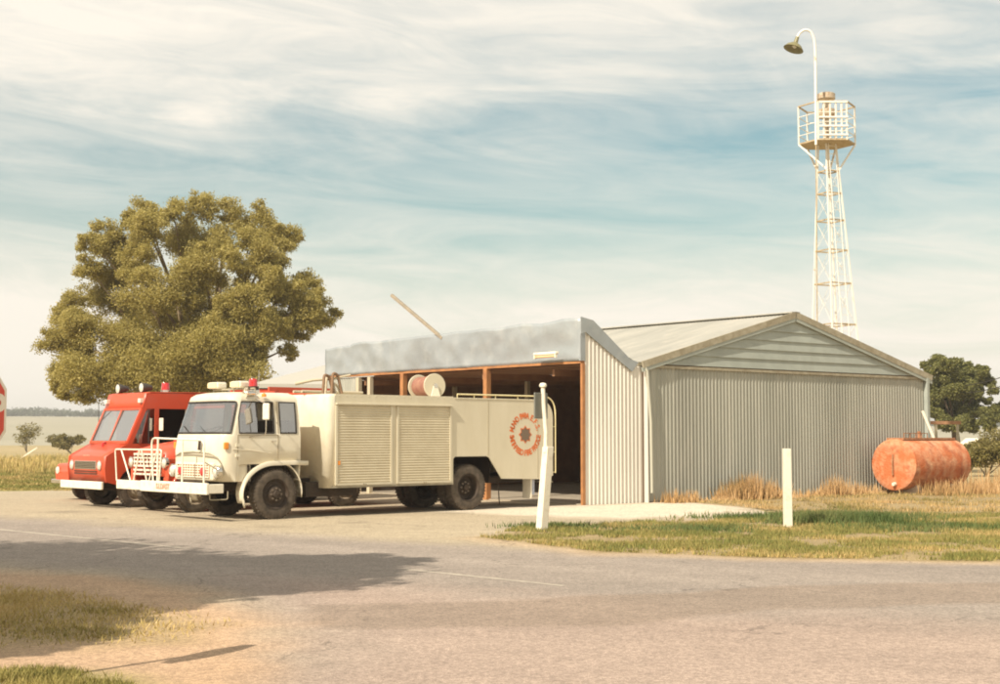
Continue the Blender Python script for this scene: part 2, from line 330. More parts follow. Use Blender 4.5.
def zone_ground():
    st = .15; X = np.arange(-24, 24.01, st); Y = np.arange(4, 50.01, st); nx, ny = len(X), len(Y)
    gx, gy = np.meshgrid(X, Y); x = gx.ravel(); y = gy.ravel()
    nA = np.array([noise.noise(Vector((a*.55, b*.55, 3.)))+.5*noise.noise(Vector((a*1.7, b*1.7, 9.))) for a, b in zip(x, y)])
    nB = np.array([noise.noise(Vector((a*.23+.4*b, b*.6, 13.)))+.6*noise.noise(Vector((a*.9, b*2.4, 19.))) for a, b in zip(x, y)])
    C = np.tile(np.array((.375, .31, .215)), (len(x), 1)); zid = np.zeros(len(x), int)
    C = C*(1+.10*nB[:, None])
    dF = sdist(Z_FORE, x, y)
    def lay(P, c, w, nz_, k, zone=None, dn=0.):
        d = sdist(P, x, y)+nz_*nA+dn; wt = np.clip(d/(2*w)+.5, 0, 1); wt = (wt*wt*(3-2*wt)*k)[:, None]
        C[:] = C*(1-wt)+np.array(c)*(1+.09*nB[:, None])*wt
        if zone is not None: zid[wt[:, 0] > .5*k] = zone
    lay(Z_ROAD, (.268, .226, .188), .9, .5, 1, 1)
    lay(Z_SIDE, (.345, .263, .210), 1.3, .8, .9)
    lay(Z_PATCH, (.238, .184, .14), .12, .25, .75)
    lay(Z_APRON, (.58, .50, .385), .6, .5, 1, 2)
    lay(Z_DIRT, (.44, .30, .19), .55, .5, 1, 3)
    lay([(-.6, 23.0), (1.2, 26.5), (5.6, 29.2), (30, 29), (30, 16.4), (9, 17.9), (6.6, 18.5), (3.5, 19.1), (1.2, 20.0)], (.44, .32, .20), .45, .3, .75)
    lay(isl_poly, (.30, .225, .115), .15, .3, 1, 4)
    lay(lp1, (.34, .25, .13), .5, .6, .95, 4); lay(lp2, (.30, .24, .11), .2, .25, 1, 4)
    lay(Z_VERGE, (.235, .215, .085), .4, .6, 1, 5)
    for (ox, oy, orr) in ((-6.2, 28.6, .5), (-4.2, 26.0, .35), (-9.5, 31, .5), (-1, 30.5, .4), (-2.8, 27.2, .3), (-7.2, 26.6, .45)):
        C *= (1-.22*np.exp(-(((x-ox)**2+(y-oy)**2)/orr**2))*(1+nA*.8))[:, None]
    # worn lighter wheel tracks along the main road
    r = np.array((.727, -.687)); nn = np.array((.687, .727)); off = (x+4.6)*nn[0]+(y-20.9)*nn[1]
    for o_, k in ((1.5, .10), (2.9, .07), (-1.4, .05)):
        C *= (1+k*np.exp(-((off-o_)/.35)**2)*(zid == 1)*(1+nA))[:, None]
    face = []; fz = []
    idx = np.arange(nx*ny).reshape(ny, nx)
    q = np.stack([idx[:-1, :-1], idx[:-1, 1:], idx[1:, 1:], idx[1:, :-1]], -1).reshape(-1, 4)
    z = zid[q[:, 0]]
    m = bpy.data.materials.new('worn_ground'); m.use_nodes = True; t = m.node_tree; b = t.nodes['Principled BSDF']; b.inputs['Roughness'].default_value = .93; b.inputs['Specular IOR Level'].default_value = .25
    at = t.nodes.new('ShaderNodeAttribute'); at.attribute_name = 'zone'; tcn = t.nodes.new('ShaderNodeTexCoord'); cur = at.outputs['Color']
    for sc, lo, hi, a, bb in ((26, .80, 1.24, .40, .60), (75, .74, 1.32, .38, .62), (170, .85, 1.15, .35, .65), (3.2, .90, 1.10, .3, .7)):
        n = t.nodes.new('ShaderNodeTexNoise'); n.inputs['Scale'].default_value = sc; n.inputs['Detail'].default_value = 5; n.inputs['Roughness'].default_value = .7; t.links.new(tcn.outputs['Object'], n.inputs[0])
        r_ = t.nodes.new('ShaderNodeMapRange'); r_.inputs[1].default_value = a; r_.inputs[2].default_value = bb; r_.inputs[3].default_value = lo; r_.inputs[4].default_value = hi; t.links.new(n.outputs[0], r_.inputs[0])
        v = t.nodes.new('ShaderNodeVectorMath'); v.operation = 'SCALE'; t.links.new(cur, v.inputs[0]); t.links.new(r_.outputs[0], v.inputs['Scale']); cur = v.outputs[0]
    # cracks and oil drips
    dn = t.nodes.new('ShaderNodeTexNoise'); dn.inputs['Scale'].default_value = 1.3; dn.inputs['Detail'].default_value = 6; t.links.new(tcn.outputs['Object'], dn.inputs[0])
    ds = t.nodes.new('ShaderNodeVectorMath'); ds.operation = 'SCALE'; ds.inputs['Scale'].default_value = 1.1; t.links.new(dn.outputs[1], ds.inputs[0])
    da = t.nodes.new('ShaderNodeVectorMath'); t.links.new(tcn.outputs['Object'], da.inputs[0]); t.links.new(ds.outputs[0], da.inputs[1])
    vo = t.nodes.new('ShaderNodeTexVoronoi'); vo.feature = 'DISTANCE_TO_EDGE'; vo.inputs['Scale'].default_value = .33; t.links.new(da.outputs[0], vo.inputs[0])
    r1 = t.nodes.new('ShaderNodeMapRange'); r1.inputs[1].default_value = .002; r1.inputs[2].default_value = .007; t.links.new(vo.outputs[0], r1.inputs[0])
    n3 = t.nodes.new('ShaderNodeTexNoise'); n3.inputs['Scale'].default_value = .35; t.links.new(tcn.outputs['Object'], n3.inputs[0])
    r2 = t.nodes.new('ShaderNodeMapRange'); r2.inputs[1].default_value = .48; r2.inputs[2].default_value = .56; r2.inputs[3].default_value = 1.0; r2.inputs[4].default_value = 0.0; t.links.new(n3.outputs[0], r2.inputs[0])
    mxx = t.nodes.new('ShaderNodeMath'); mxx.operation = 'MAXIMUM'; t.links.new(r1.outputs[0], mxx.inputs[0]); t.links.new(r2.outputs[0], mxx.inputs[1])
    r3 = t.nodes.new('ShaderNodeMapRange'); r3.inputs[3].default_value = .66; r3.inputs[4].default_value = 1; t.links.new(mxx.outputs[0], r3.inputs[0])
    v3 = t.nodes.new('ShaderNodeVectorMath'); v3.operation = 'SCALE'; t.links.new(cur, v3.inputs[0]); t.links.new(r3.outputs[0], v3.inputs['Scale']); cur = v3.outputs[0]
    t.links.new(cur, b.inputs['Base Color'])
    n = t.nodes.new('ShaderNodeTexNoise'); n.inputs['Scale'].default_value = 90; n.inputs['Detail'].default_value = 3; t.links.new(tcn.outputs['Object'], n.inputs[0])
    bp = t.nodes.new('ShaderNodeBump'); bp.inputs['Strength'].default_value = .45; bp.inputs['Distance'].default_value = .012; t.links.new(n.outputs[0], bp.inputs['Height']); t.links.new(bp.outputs[0], b.inputs['Normal'])
    inF = dF[q[:, 0]] > -2.5
    soil = np.isin(z, (4, 5)) | (z > 0)
    for k, nm in enumerate(('forecourt', 'road', 'gravel_apron', 'dirt_shoulder', 'turf_soil', 'grass_verge')):
        sel = q[(z == k) & ((k > 0) | inF)]
        if not len(sel): continue
        u, inv = np.unique(sel, return_inverse=True); inv = inv.reshape(-1, 4)
        me = bpy.data.meshes.new(nm); me.vertices.add(len(u)); co = np.column_stack([x[u], y[u], np.full(len(u), .012)]); me.vertices.foreach_set('co', co.ravel())
        me.loops.add(inv.size); me.loops.foreach_set('vertex_index', inv.ravel()); me.polygons.add(len(inv)); me.polygons.foreach_set('loop_start', np.arange(0, inv.size, 4)); me.polygons.foreach_set('loop_total', np.full(len(inv), 4)); me.update(calc_edges=True)
        ca = me.color_attributes.new('zone', 'FLOAT_COLOR', 'POINT'); ca.data.foreach_set('color', np.column_stack([C[u], np.ones(len(u))]).ravel())
        me.materials.append(m); o = bpy.data.objects.new(nm, me); col.objects.link(o); tag(o, kind='structure')
zone_ground()
# painted edge line, worn
pl = mat('worn_line_paint', (.46, .40, .315), .9, c2=(.35, .30, .24), scale=5, lo=.38, hi=.56)
def line_strip(name, a, b, w, z, off0=0):
    a = Vector(a); b = Vector(b); d = (b-a); n = int(d.length/.25); d.normalize(); s = Vector((-d.y, d.x, 0)); vs = []
    for i in range(n+1):
        p = a+d*(i*.25); ww = w*(.5+.25*nz(p, 3, 1)); vs += [(p.x+s.x*ww, p.y+s.y*ww, z), (p.x-s.x*ww, p.y-s.y*ww, z)]
    tag(MB().add(vs, [(2*i, 2*i+1, 2*i+3, 2*i+2) for i in range(n)]).build(name, pl), kind='structure')
q0 = G(-60, 524); q1 = G(190, 549.5); line_strip('road_line', (q0.x, q0.y, 0), (q1.x, q1.y, 0), .12, .0145)
q0 = G(405, 570); q1 = G(574, 588); line_strip('road_line', (q0.x, q0.y, 0), (q1.x, q1.y, 0), .11, .0145)
def grass_mat(name, a, b, c):
    m = bpy.data.materials.new(name); m.use_nodes = True; t = m.node_tree; bs = t.nodes['Principled BSDF']; bs.inputs['Roughness'].default_value = .7; bs.inputs['Specular IOR Level'].default_value = .2
    g = t.nodes.new('ShaderNodeNewGeometry'); r = t.nodes.new('ShaderNodeValToRGB'); tcn = t.nodes.new('ShaderNodeTexCoord'); n = t.nodes.new('ShaderNodeTexNoise'); n.inputs['Scale'].default_value = .45; n.inputs['Detail'].default_value = 4
    t.links.new(tcn.outputs['Object'], n.inputs[0])
    ma = t.nodes.new('ShaderNodeMath'); ma.operation = 'MULTIPLY_ADD'; ma.inputs[1].default_value = .45; t.links.new(g.outputs['Random Per Island'], ma.inputs[0])
    mb = t.nodes.new('ShaderNodeMath'); mb.operation = 'MULTIPLY_ADD'; mb.inputs[1].default_value = 2.2; mb.inputs[2].default_value = -.85; t.links.new(n.outputs[0], mb.inputs[0]); t.links.new(mb.outputs[0], ma.inputs[2])
    t.links.new(ma.outputs[0], r.inputs[0]); r.color_ramp.elements[0].color = (*a, 1); r.color_ramp.elements[1].color = (*c, 1); e = r.color_ramp.elements.new(.5); e.color = (*b, 1)
    t.links.new(r.outputs[0], bs.inputs['Base Color'])
    return m
gm_isl = grass_mat('turf_blades', (.12, .145, .035), (.25, .22, .065), (.54, .37, .16))
gm_dry = grass_mat('dry_blades', (.17, .16, .045), (.42, .32, .11), (.62, .46, .22))
gm_mix = grass_mat('mixed_blades', (.15, .155, .04), (.33, .27, .085), (.55, .42, .19))
gm_str = grass_mat('straw_blades', (.13, .13, .035), (.38, .27, .11), (.58, .38, .19))
gm_weed = grass_mat('weed_blades', (.26, .18, .07), (.46, .28, .12), (.60, .42, .22))
gm_green = grass_mat('green_blades', (.055, .09, .022), (.10, .135, .04), (.20, .19, .07))
def blades(name, xy, h, wd, m, lean=.5, z0=.02):
    n = len(xy); a = rng.uniform(0, 2*PI, n); t = rng.uniform(0, 2*PI, n); ln = rng.uniform(.1, 1, n)*lean*h
    p = np.column_stack([xy, np.full(n, z0)]); s = np.column_stack([np.cos(a), np.sin(a), np.zeros(n)])*(wd/2)[:, None]
    tip = p+np.column_stack([np.cos(t)*ln, np.sin(t)*ln, h*(1-.2*rng.random(n))])
    v = np.stack([p-s, p+s, tip], 1).reshape(-1, 3)
    me = bpy.data.meshes.new(name); me.vertices.add(3*n); me.vertices.foreach_set('co', v.ravel())
    me.loops.add(3*n); me.loops.foreach_set('vertex_index', np.arange(3*n)); me.polygons.add(n)
    me.polygons.foreach_set('loop_start', np.arange(0, 3*n, 3)); me.polygons.foreach_set('loop_total', np.full(n, 3)); me.update(calc_edges=True)
    me.materials.append(m); o = bpy.data.objects.new(name, me); col.objects.link(o); return o
def scatter(poly, n, x0, x1, y0, y1, clump=0.0):
    x = rng.uniform(x0, x1, n); y = rng.uniform(y0, y1, n); k = inpoly(poly, x, y)
    vis = np.abs(x) < .40*y+1.5
    k &= vis; x = x[k]; y = y[k]
    if clump > 0:
        d = np.array([noise.noise(Vector((a*.9, b*.9, 4.))) + .6*noise.noise(Vector((a*3, b*3, 1.))) for a, b in zip(x, y)])
        kk = d+rng.normal(0, .15, len(d)) > clump-.5; x = x[kk]; y = y[kk]
    return np.column_stack([x, y])
ip = np.array(isl_poly)
xy = scatter(isl_poly, 330000, -1, 16, 18, 30, .45)+rng.normal(0, .02, 2); n = len(xy)
tag(blades('turf_grass', xy, rng.uniform(.02, .09, n), rng.uniform(.012, .022, n), gm_isl), 'short patchy green and straw turf on the roadside verge in front of the shed', 'grass', kind='stuff')
xy = scatter(isl_poly, 150000, 3, 24, 28.6, 48, .62); n = len(xy)
tag(blades('dry_grass', xy, rng.uniform(.03, .12, n), rng.uniform(.014, .03, n), gm_str), 'dry straw-coloured grass around the orange tank and shed wall', 'grass', kind='stuff')
xy = scatter(lp1, 120000, -9, -1.8, 10, 17, .42); xy = xy+rng.normal(0, .22, xy.shape)*np.array((1, .6)); n = len(xy)
tag(blades('dry_grass', xy, rng.uniform(.015, .062, n), rng.uniform(.007, .014, n), gm_dry, 1.0), 'dry yellow grass patch at the lower left beside the road, partly in tree shade', 'grass', kind='stuff')
xy = scatter([(-.2, 23.4), (1.4, 20.4), (3.5, 19.5), (6.6, 18.8), (9, 18.3), (9, 19.3), (5.5, 20.4), (3, 21.2), (1.2, 22.6)], 5000, -1, 10, 18, 24, .5)+rng.normal(0, .2, 2); n = len(xy)
tag(blades('dry_grass', xy, rng.uniform(.03, .09, n), rng.uniform(.012, .022, n), gm_dry, .8), 'thin straw fringe where the turf island meets the road edge', 'grass', kind='stuff')
n = 52000; y = rng.uniform(42.7, 62, n); x = -rng.uniform(.2, .40, n)*y; xy = np.column_stack([x, y])
tag(blades('verge_grass', xy, rng.uniform(.05, .17, n)*(y-36)/16, rng.uniform(.03, .06, n), gm_isl, .5, 0), 'green grass verge along the far side of the forecourt at the left', 'grass', kind='stuff')
xy = scatter(lp2, 60000, -6, -2.2, 8, 10.3, .25); n = len(xy)
tag(blades('dry_grass', xy, rng.uniform(.02, .07, n), rng.uniform(.006, .011, n), gm_mix, 1.0), 'greener grass tuft strip at the bottom left corner', 'grass', kind='stuff')
# weeds along the shed wall + field grass on the left
def along(a, b, n, spread, bias=None):
    t = rng.random(n); p = np.outer(1-t, a)+np.outer(t, b); return p+rng.normal(0, spread, (n, 2))
u2 = np.array((.773, .635)); c02 = np.array((2.02, 34.0)); nrm2 = np.array((.635, -.773))
wx = []; wh = []
for s0, cnt, hh, sp in ((4.7, 420, .65, .3), (5.4, 700, .9, .28), (6.2, 420, .65, .35), (7.2, 160, .35, .4), (8.4, 160, .3, .4), (9.0, 420, .75, .22), (9.9, 260, .5, .3), (11.2, 220, .4, .4), (2.5, 160, .45, .15), (3.2, 200, .4, .15)):
    c = c02+u2*s0+nrm2*.55; a = rng.normal(0, 1, (cnt, 2)); wx.append(c+np.outer(a[:, 0]*sp, u2)+np.outer(a[:, 1]*.2, nrm2)); wh.append(hh*rng.uniform(.3, 1, cnt)*np.exp(-a[:, 0]**2*.3))
for (tx, ty, cnt, hh, sp) in ((12.5, 39.5, 260, .55, .35), (13.3, 40.1, 350, .6, .4), (14.6, 41, 500, .6, .7), (16.2, 41.8, 700, .8, .9), (17.2, 44, 900, 1.1, 1.0)):
    a = rng.normal(0, sp, (cnt, 2)); wx.append(np.array((tx, ty))+a); wh.append(hh*rng.uniform(.25, 1, cnt))
wx = np.concatenate(wx); wh = np.concatenate(wh)
tag(blades('dry_weeds', wx, wh, np.full(len(wx), .035), gm_weed, .35), 'tall reddish dry weeds growing against the grey shed wall and the orange tank', 'weeds', kind='stuff')
gx = []; gh = []
for px, py, cnt, hh, sp in ((840, 524, 5200, .30, .55), (815, 520, 2600, .22, .5), (870, 520, 2200, .22, .6), (760, 519, 1200, .16, .7), (925, 530, 1800, .16, .8), (560, 528, 900, .14, .5), (690, 531, 1500, .15, .7)):
    p = G(px, py); a = rng.normal(0, sp, (cnt, 2))*np.array((1, .55)); gx.append(np.array((p.x, p.y))+a); gh.append(hh*rng.uniform(.3, 1, cnt))
gx = np.concatenate(gx); gh = np.concatenate(gh)
tag(blades('green_weeds', gx, gh, np.full(len(gx), .022), gm_green, .6), 'low dark green weed clumps around the short white post', 'weeds', kind='stuff')
n = 60000; y = rng.uniform(44, 110, n); x = -rng.uniform(0.14, .40, n)*y; k = (rng.random(n) < 1.6-y/80) & (y > 56+4*np.sin(x*.3))
k &= np.array([noise.noise(Vector((a*.12, b*.12, 2.))) > -.25 for a, b in zip(x, y)])
xy = np.column_stack([x, y])[k]; hy = xy[:, 1]; n = len(xy)
hh = np.where(hy < 58, rng.uniform(.04, .18, n), rng.uniform(.15, .55, n))
tag(blades('field_grass', xy, hh, rng.uniform(.03, .07, n), gm_dry, .4, 0), 'dry paddock grass beyond the green verge at the left', 'grass', kind='stuff')

# ------------------------------------------------------------------ vegetation
def leafmat(name, a, b, c, tr=.3):
    m = bpy.data.materials.new(name); m.use_nodes = True; t = m.node_tree; bs = t.nodes['Principled BSDF']; bs.inputs['Roughness'].default_value = .55; bs.inputs['Specular IOR Level'].default_value = .3
    g = t.nodes.new('ShaderNodeNewGeometry'); r = t.nodes.new('ShaderNodeValToRGB'); t.links.new(g.outputs['Random Per Island'], r.inputs[0])
    r.color_ramp.elements[0].color = (*a, 1); r.color_ramp.elements[1].color = (*c, 1); e = r.color_ramp.elements.new(.5); e.color = (*b, 1)
    t.links.new(r.outputs[0], bs.inputs['Base Color'])
    o = t.nodes['Material Output']; tl = t.nodes.new('ShaderNodeBsdfTranslucent'); t.links.new(r.outputs[0], tl.inputs[0]); x = t.nodes.new('ShaderNodeMixShader'); x.inputs[0].default_value = tr
    t.links.new(bs.outputs[0], x.inputs[1]); t.links.new(tl.outputs[0], x.inputs[2]); t.links.new(x.outputs[0], o.inputs[0]); return m
lf_gum = leafmat('gum_leaves', (.30, .255, .07), (.44, .37, .11), (.58, .49, .18), .5)
lf_pine = leafmat('pine_needles', (.14, .145, .04), (.20, .20, .06), (.28, .265, .09), .4)
lf_bush = leafmat('bush_leaves', (.14, .12, .03), (.20, .17, .05), (.26, .21, .07))
lf_far = leafmat('far_leaves', (.085, .10, .06), (.11, .125, .08), (.14, .15, .10), .2)
bark = mat('gum_bark', (.36, .28, .17), .85, c2=(.20, .14, .08), scale=3, stretch=(1, 1, .2))
barkd = mat('dark_bark', (.10, .07, .04), .9)
def leaves(name, clumps, n, size, m, parent=None, sub=.30, droop=.5, shell=.62, aspect=.55, gauss=False):
    cl = np.array(clumps, float); wgt = cl[:, 3]**2; wgt /= wgt.sum(); pts = []
    for c, wg in zip(cl, wgt):
        k = max(40, int(n*wg)); ns = max(8, int(26*(c[3]/2)**1.2)) if c[3] > .7 else 9
        d = rng.normal(size=(ns, 3)); d /= np.linalg.norm(d, axis=1)[:, None]; d[:, 2] = np.where(d[:, 2] < -.4, d[:, 2]*.6, d[:, 2])
        rr = c[3]*(shell+(1-shell)*rng.random(ns)); sc = c[:3]+d*rr[:, None]*np.array((1, 1, .85))
        idx = rng.integers(0, ns, k); off = rng.normal(size=(k, 3)); off /= np.linalg.norm(off, axis=1)[:, None]
        if gauss: off = np.clip(rng.normal(size=(k, 3)), -2.1, 2.1)*c[3]*sub; off[:, 2] = off[:, 2]*.75-np.abs(rng.normal(size=k))*.12*c[3]; pts.append(sc[idx]+off)
        else: off *= (rng.random(k)**.45*c[3]*sub)[:, None]*np.array((1.15, 1.15, .8)); pts.append(sc[idx]+off)
    p = np.concatenate(pts); n = len(p)
    a = rng.normal(size=(n, 3)); a[:, 2] -= droop; a /= np.linalg.norm(a, axis=1)[:, None]
    b = rng.normal(size=(n, 3)); b = np.cross(a, b); b /= np.linalg.norm(b, axis=1)[:, None]
    s = size*rng.uniform(.6, 1.3, n)
    a = a*(s/2)[:, None]; b = b*(s*aspect/2)[:, None]
    v = np.stack([p-a, p+b-.1*a, p+a, p-b-.1*a], 1).reshape(-1, 3)
    me = bpy.data.meshes.new(name); me.vertices.add(4*n); me.vertices.foreach_set('co', v.ravel()); me.loops.add(4*n); me.loops.foreach_set('vertex_index', np.arange(4*n))
    me.polygons.add(n); me.polygons.foreach_set('loop_start', np.arange(0, 4*n, 4)); me.polygons.foreach_set('loop_total', np.full(n, 4)); me.update(calc_edges=True)
    me.materials.append(m); o = bpy.data.objects.new(name, me); col.objects.link(o)
    if parent: o.parent = parent
    return o
def trunk(parent, base, fork, clumps, r, m, every=1):
    b = MB(); base = Vector(base); fork = Vector(fork)
    b.tube([base, base.lerp(fork, .5)+Vector((.08, 0, 0)), fork], r, 12, r*.8); b.build('trunk', m, parent, smooth=60)
    for i, c in enumerate(clumps):
        if i % every: continue
        e = Vector(c[:3]); s = fork.lerp(base, .35*((i*37) % 10)/10); md = s.lerp(e, .5)+Vector((rng.normal(0, .3), rng.normal(0, .3), .25*(e-s).length*.4))
        bb = MB().tube([s, s.lerp(md, .5)+Vector((0, 0, .1)), md, md.lerp(e, .6), e], r*.30, 7, r*.03)
        bb.build('branch', m, parent, smooth=60)
# the big gum
D = 66.0; mpp = D/F
gz = [(800,330,55),(850,380,50),(770,370,60),(680,380,70),(740,450,60),(800,450,45),(860,400,40),(740,260,50),(340,90,48),(330,130,45),(450,95,50),(520,85,60),(600,80,50),(680,115,60),(730,160,50),(775,150,42),(775,195,35),(250,160,55),(230,200,45),(300,180,60),(400,150,70),(480,170,75),(580,170,75),(660,180,60),(215,265,50),(280,270,70),(360,260,75),(450,260,80),(550,270,85),(650,250,55),(720,230,60),(180,350,45),(240,350,75),(320,350,85),(420,350,90),(500,340,70),(130,400,42),(170,430,65),(75,465,38),(110,480,50),(240,450,80),(330,440,85),(420,430,80),(540,400,75),(600,400,75),(560,460,80),(640,450,70),(700,330,60),(760,310,55),(830,290,45),(860,340,50),(895,400,38),(845,400,45),(720,400,60),(780,440,40),(860,440,30),(790,500,30),(808,515,17),(710,480,60),(160,520,70),(110,570,45),(100,610,32),(190,580,60),(150,630,35),(260,540,75),(350,530,80),(440,530,85),(530,540,85),(620,530,75),(690,540,50),(300,610,60),(400,620,60),(500,610,60),(600,610,50),(210,640,35)]
gum = empty('gum_tree', (A(192, 435, D).x, D, 0), 0, 'tall spreading olive-green gum tree behind the fire trucks at the left', 'tree')
cx0 = 500; clumps = []; twigs = []; random.seed(11)
for i, (zx, zy, r) in enumerate(gz):
    px = 34+zx/2.973*.985; py = 186+zy/2.973*.985; rr = r/2.973*mpp*.88
    ex = (zx-480)/450; ez = (zy-400)/340; dep = math.sqrt(max(.08, 1-ex*ex-(ez*.6 if ez > 0 else ez)**2))*4.6
    dy = -dep*random.choice((1, .8, -.6, .9, .3))
    p = A(px, py, D); clumps.append((p.x-gum.location.x, dy, p.z, rr))
    for q in range(3):
        v = Vector((random.gauss(0, 1), random.gauss(0, 1)-.4, random.gauss(0, 1)+.2)).normalized()*rr*random.uniform(.6, .9); twigs.append((p.x-gum.location.x+v.x, dy+v.y, p.z+v.z, rr*random.uniform(.38, .6)))
low = [(A(x, y, D).x-gum.location.x, random.uniform(-4.5, -2.5), A(x, y, D).z, 1.3) for x, y in ((110, 372), (135, 380), (160, 372), (185, 380), (210, 372), (235, 380), (258, 370), (170, 355), (215, 352), (150, 345), (240, 350))]
core = [(c[0]*.92, c[1]+random.uniform(.8, 2.4), c[2]*.985, c[3]*1.1) for c in clumps[::3]]
leaves('crown', clumps+twigs+low+core, 560000, .125, lf_gum, gum, sub=.24, shell=.4, aspect=.42, gauss=True)
trunk(gum, (0, 0, 0), (.3, 0, 3.0), clumps, .5, bark, 2)
# pine at the right
D2 = 95.0; mp2 = D2/F
pz = [(160,150,40),(210,125,42),(270,150,45),(330,160,42),(370,190,42),(130,180,35),(130,240,45),(190,210,50),(260,220,55),(330,230,50),(390,220,40),(430,240,28),(440,265,20),(150,290,45),(220,290,55),(300,290,55),(370,280,45),(410,290,30),(120,340,35),(170,360,50),(240,360,55),(310,360,55),(380,350,50),(430,350,25),(120,400,40),(200,420,50),(280,430,50),(350,420,50),(400,410,40),(160,460,40),(240,480,40),(320,490,45),(380,480,40),(440,440,40),(470,390,40),(500,380,30),(520,420,40)]
pine = empty('pine_tree', (A(955, 435, D2).x, D2, 0), 0, 'dark rounded pine tree to the right behind the shed', 'tree')
clp = []
for zx, zy, r in pz:
    px = 910+zx/5.7; py = 340+zy/5.7; p = A(px, py, D2); clp.append((p.x-pine.location.x, random.uniform(-2.2, 1.6), p.z, r/5.7*mp2*1.15))
leaves('crown', clp+[(c[0]*.9, 1.5, c[2], c[3]*1.1) for c in clp[::2]], 230000, .17, lf_pine, pine, sub=.24, shell=.45, droop=0, gauss=True)
trunk(pine, (0, 0, 0), (0, 0, 2.2), clp, .3, barkd, 5)
def bush(px, py_base, D, w, h, label, m=lf_bush, n=3500, nm='bush', size=.16, group=None):
    p = A(px, py_base, D); o = empty(nm, (p.x, D, 0), 0, label, 'bush', group)
    cl = [(random.uniform(-.38, .38)*w, random.uniform(-.3, .3)*w, h*random.uniform(.35, .72), h*random.uniform(.22, .34)) for _ in range(9)]
    leaves('foliage', cl, n, size, m, o, sub=.5, droop=0)
    b = MB()
    for c in cl[:5]: b.tube([(0, 0, 0), (c[0]*.5, c[1]*.5, c[2]*.4), c[:3]], .03, 5, .01)
    b.build('stem', barkd, o); return o
bush(71, 448, 130, 3.2, 1.9, 'round olive bush in the dry paddock left of the red van', size=.22)
bush(27, 447, 135, 1.9, 3.0, 'small thin sapling in the paddock beside the stop sign', size=.2, n=1200)
bush(55, 450, 190, 2.2, 2.2, 'tiny dark bush at the foot of the pale hill', size=.25, n=800)
bush(986, 470, 58, 2.4, 1.6, 'pale green shrub at the right edge beyond the orange tank', size=.13, n=5000)
bush(970, 465, 64, 1.2, 1.5, 'thin green shrub just right of the orange tank', size=.12, n=2500)
bush(1000, 452, 75, 2.4, 2.5, 'green shrub at the far right edge of the picture', size=.14, n=3000)
# wood line on the hill crest
ft = []
for i in range(900):
    x = random.uniform(-420, -60) if i < 330 else random.uniform(-60, 420)
    y = 925+random.uniform(-25, 15); base = 14.3*(1-.55*max(0, min(1, (x+50)/350)))
    if nz((x, 0), .03, 5) < -.4: continue
    hgt = random.uniform(3.0, 6.5)*(1+.5*nz((x, 3), .02, 1))
    for k in range(3): ft.append((x+random.uniform(-3, 3), y, base-1.0+hgt*(.35+.2*k), hgt*.34))
tag(leaves('distant_wood', ft, 75000, 1.3, lf_far, None, sub=.6, droop=0), 'far-off line of grey-green trees along the hill crest', 'wood', kind='stuff')
# off-frame tree whose shade crosses the road
off = empty('roadside_tree', (-11.6, 9.4, 0), 0, 'roadside tree whose shade falls across the road at the left', 'tree')
oc = []
def shade(px, py, r, z):
    g = G(px, py); p = g-Vector((.684, .875, 0))*z; oc.append((p.x+11.6, p.y-9.4, z, r))
for px, py, r, z in ((60, 582, 2.0, 8.2), (160, 580, 1.9, 8.6), (240, 577, 1.7, 8.0), (210, 588, 1.2, 7.6), (310, 569, 1.0, 8.3), (370, 563, .6, 8), (405, 561, .35, 8), (-60, 590, 2.2, 7.8), (-30, 610, 1.5, 7), (70, 600, 1.3, 8), (130, 595, 1.4, 7.5), (10, 570, 2.0, 8.6), (15, 622, .9, 6.5), (110, 566, 1.4, 8.3), (200, 564, 1.3, 8.2), (270, 562, .9, 8.2), (330, 560, .7, 8.2), (-10, 645, .8, 6), (40, 642, .55, 6), (75, 638, .3, 6), (-70, 560, 2.4, 9), (280, 586, .8, 8), (330, 575, .7, 8)):
    shade(px, py, r, z)
leaves('crown', oc, 60000, .26, lf_gum, off, sub=.45, shell=.35)
trunk(off, (0, 0, 0), (.6, .4, 4.0), oc, .3, bark, 3)

# ------------------------------------------------------------------ the shed
SH = math.atan2(.635, .773)
shed = empty('fire_station_shed', (2.02, 34.0, 0), SH, 'grey corrugated iron fire station shed with open front bays and low gable end', 'shed')
def corr(p0, p1, zb, zt, pitch, amp, nrm, seg=6):
    """corrugated sheet between 2D points; zb/zt functions of distance"""
    p0 = Vector((*p0, 0)); p1 = Vector((*p1, 0)); Ln = (p1-p0).length; n = int(Ln/pitch*seg); nr = Vector((*nrm, 0)); b = MB(); vs = []
    for i in range(n+1):
        s = Ln*i/n; p = p0.lerp(p1, i/n)+nr*amp*math.sin(2*PI*s/pitch)
        vs += [(p.x, p.y, zb(s)), (p.x, p.y, zt(s))]
    b.add(vs, [(2*i, 2*i+2, 2*i+3, 2*i+1) for i in range(n)]); return b
GL = 14.3; RID = 8.0; EZ = 3.55; RZ = 5.08; DEP = 12.0
gtop = lambda s: EZ+(RZ-EZ)*(s/(RID-2.2) if s < RID-2.2 else (GL-2.2-s)/(GL-RID))
w1 = corr((2.2, 0), (GL, 0), lambda s: .02+.03*math.sin(s*1.7), lambda s: 3.44, .134, .017, (0, -1)).build('side_wall', wallm, shed, smooth=70)
w2 = corr((.045, 0), (2.02, 0), lambda s: .0, lambda s: max(3.45, 4.42-s*.68)-.02, .132, .021, (0, -1)).build('extension_wall', whitewall, shed, smooth=70)
MB().bar((2.11, -.03, 0), (2.11, -.015, 3.45), .17, .03, (1, 0, 0)).build('corner_flashing', whitewall, shed)
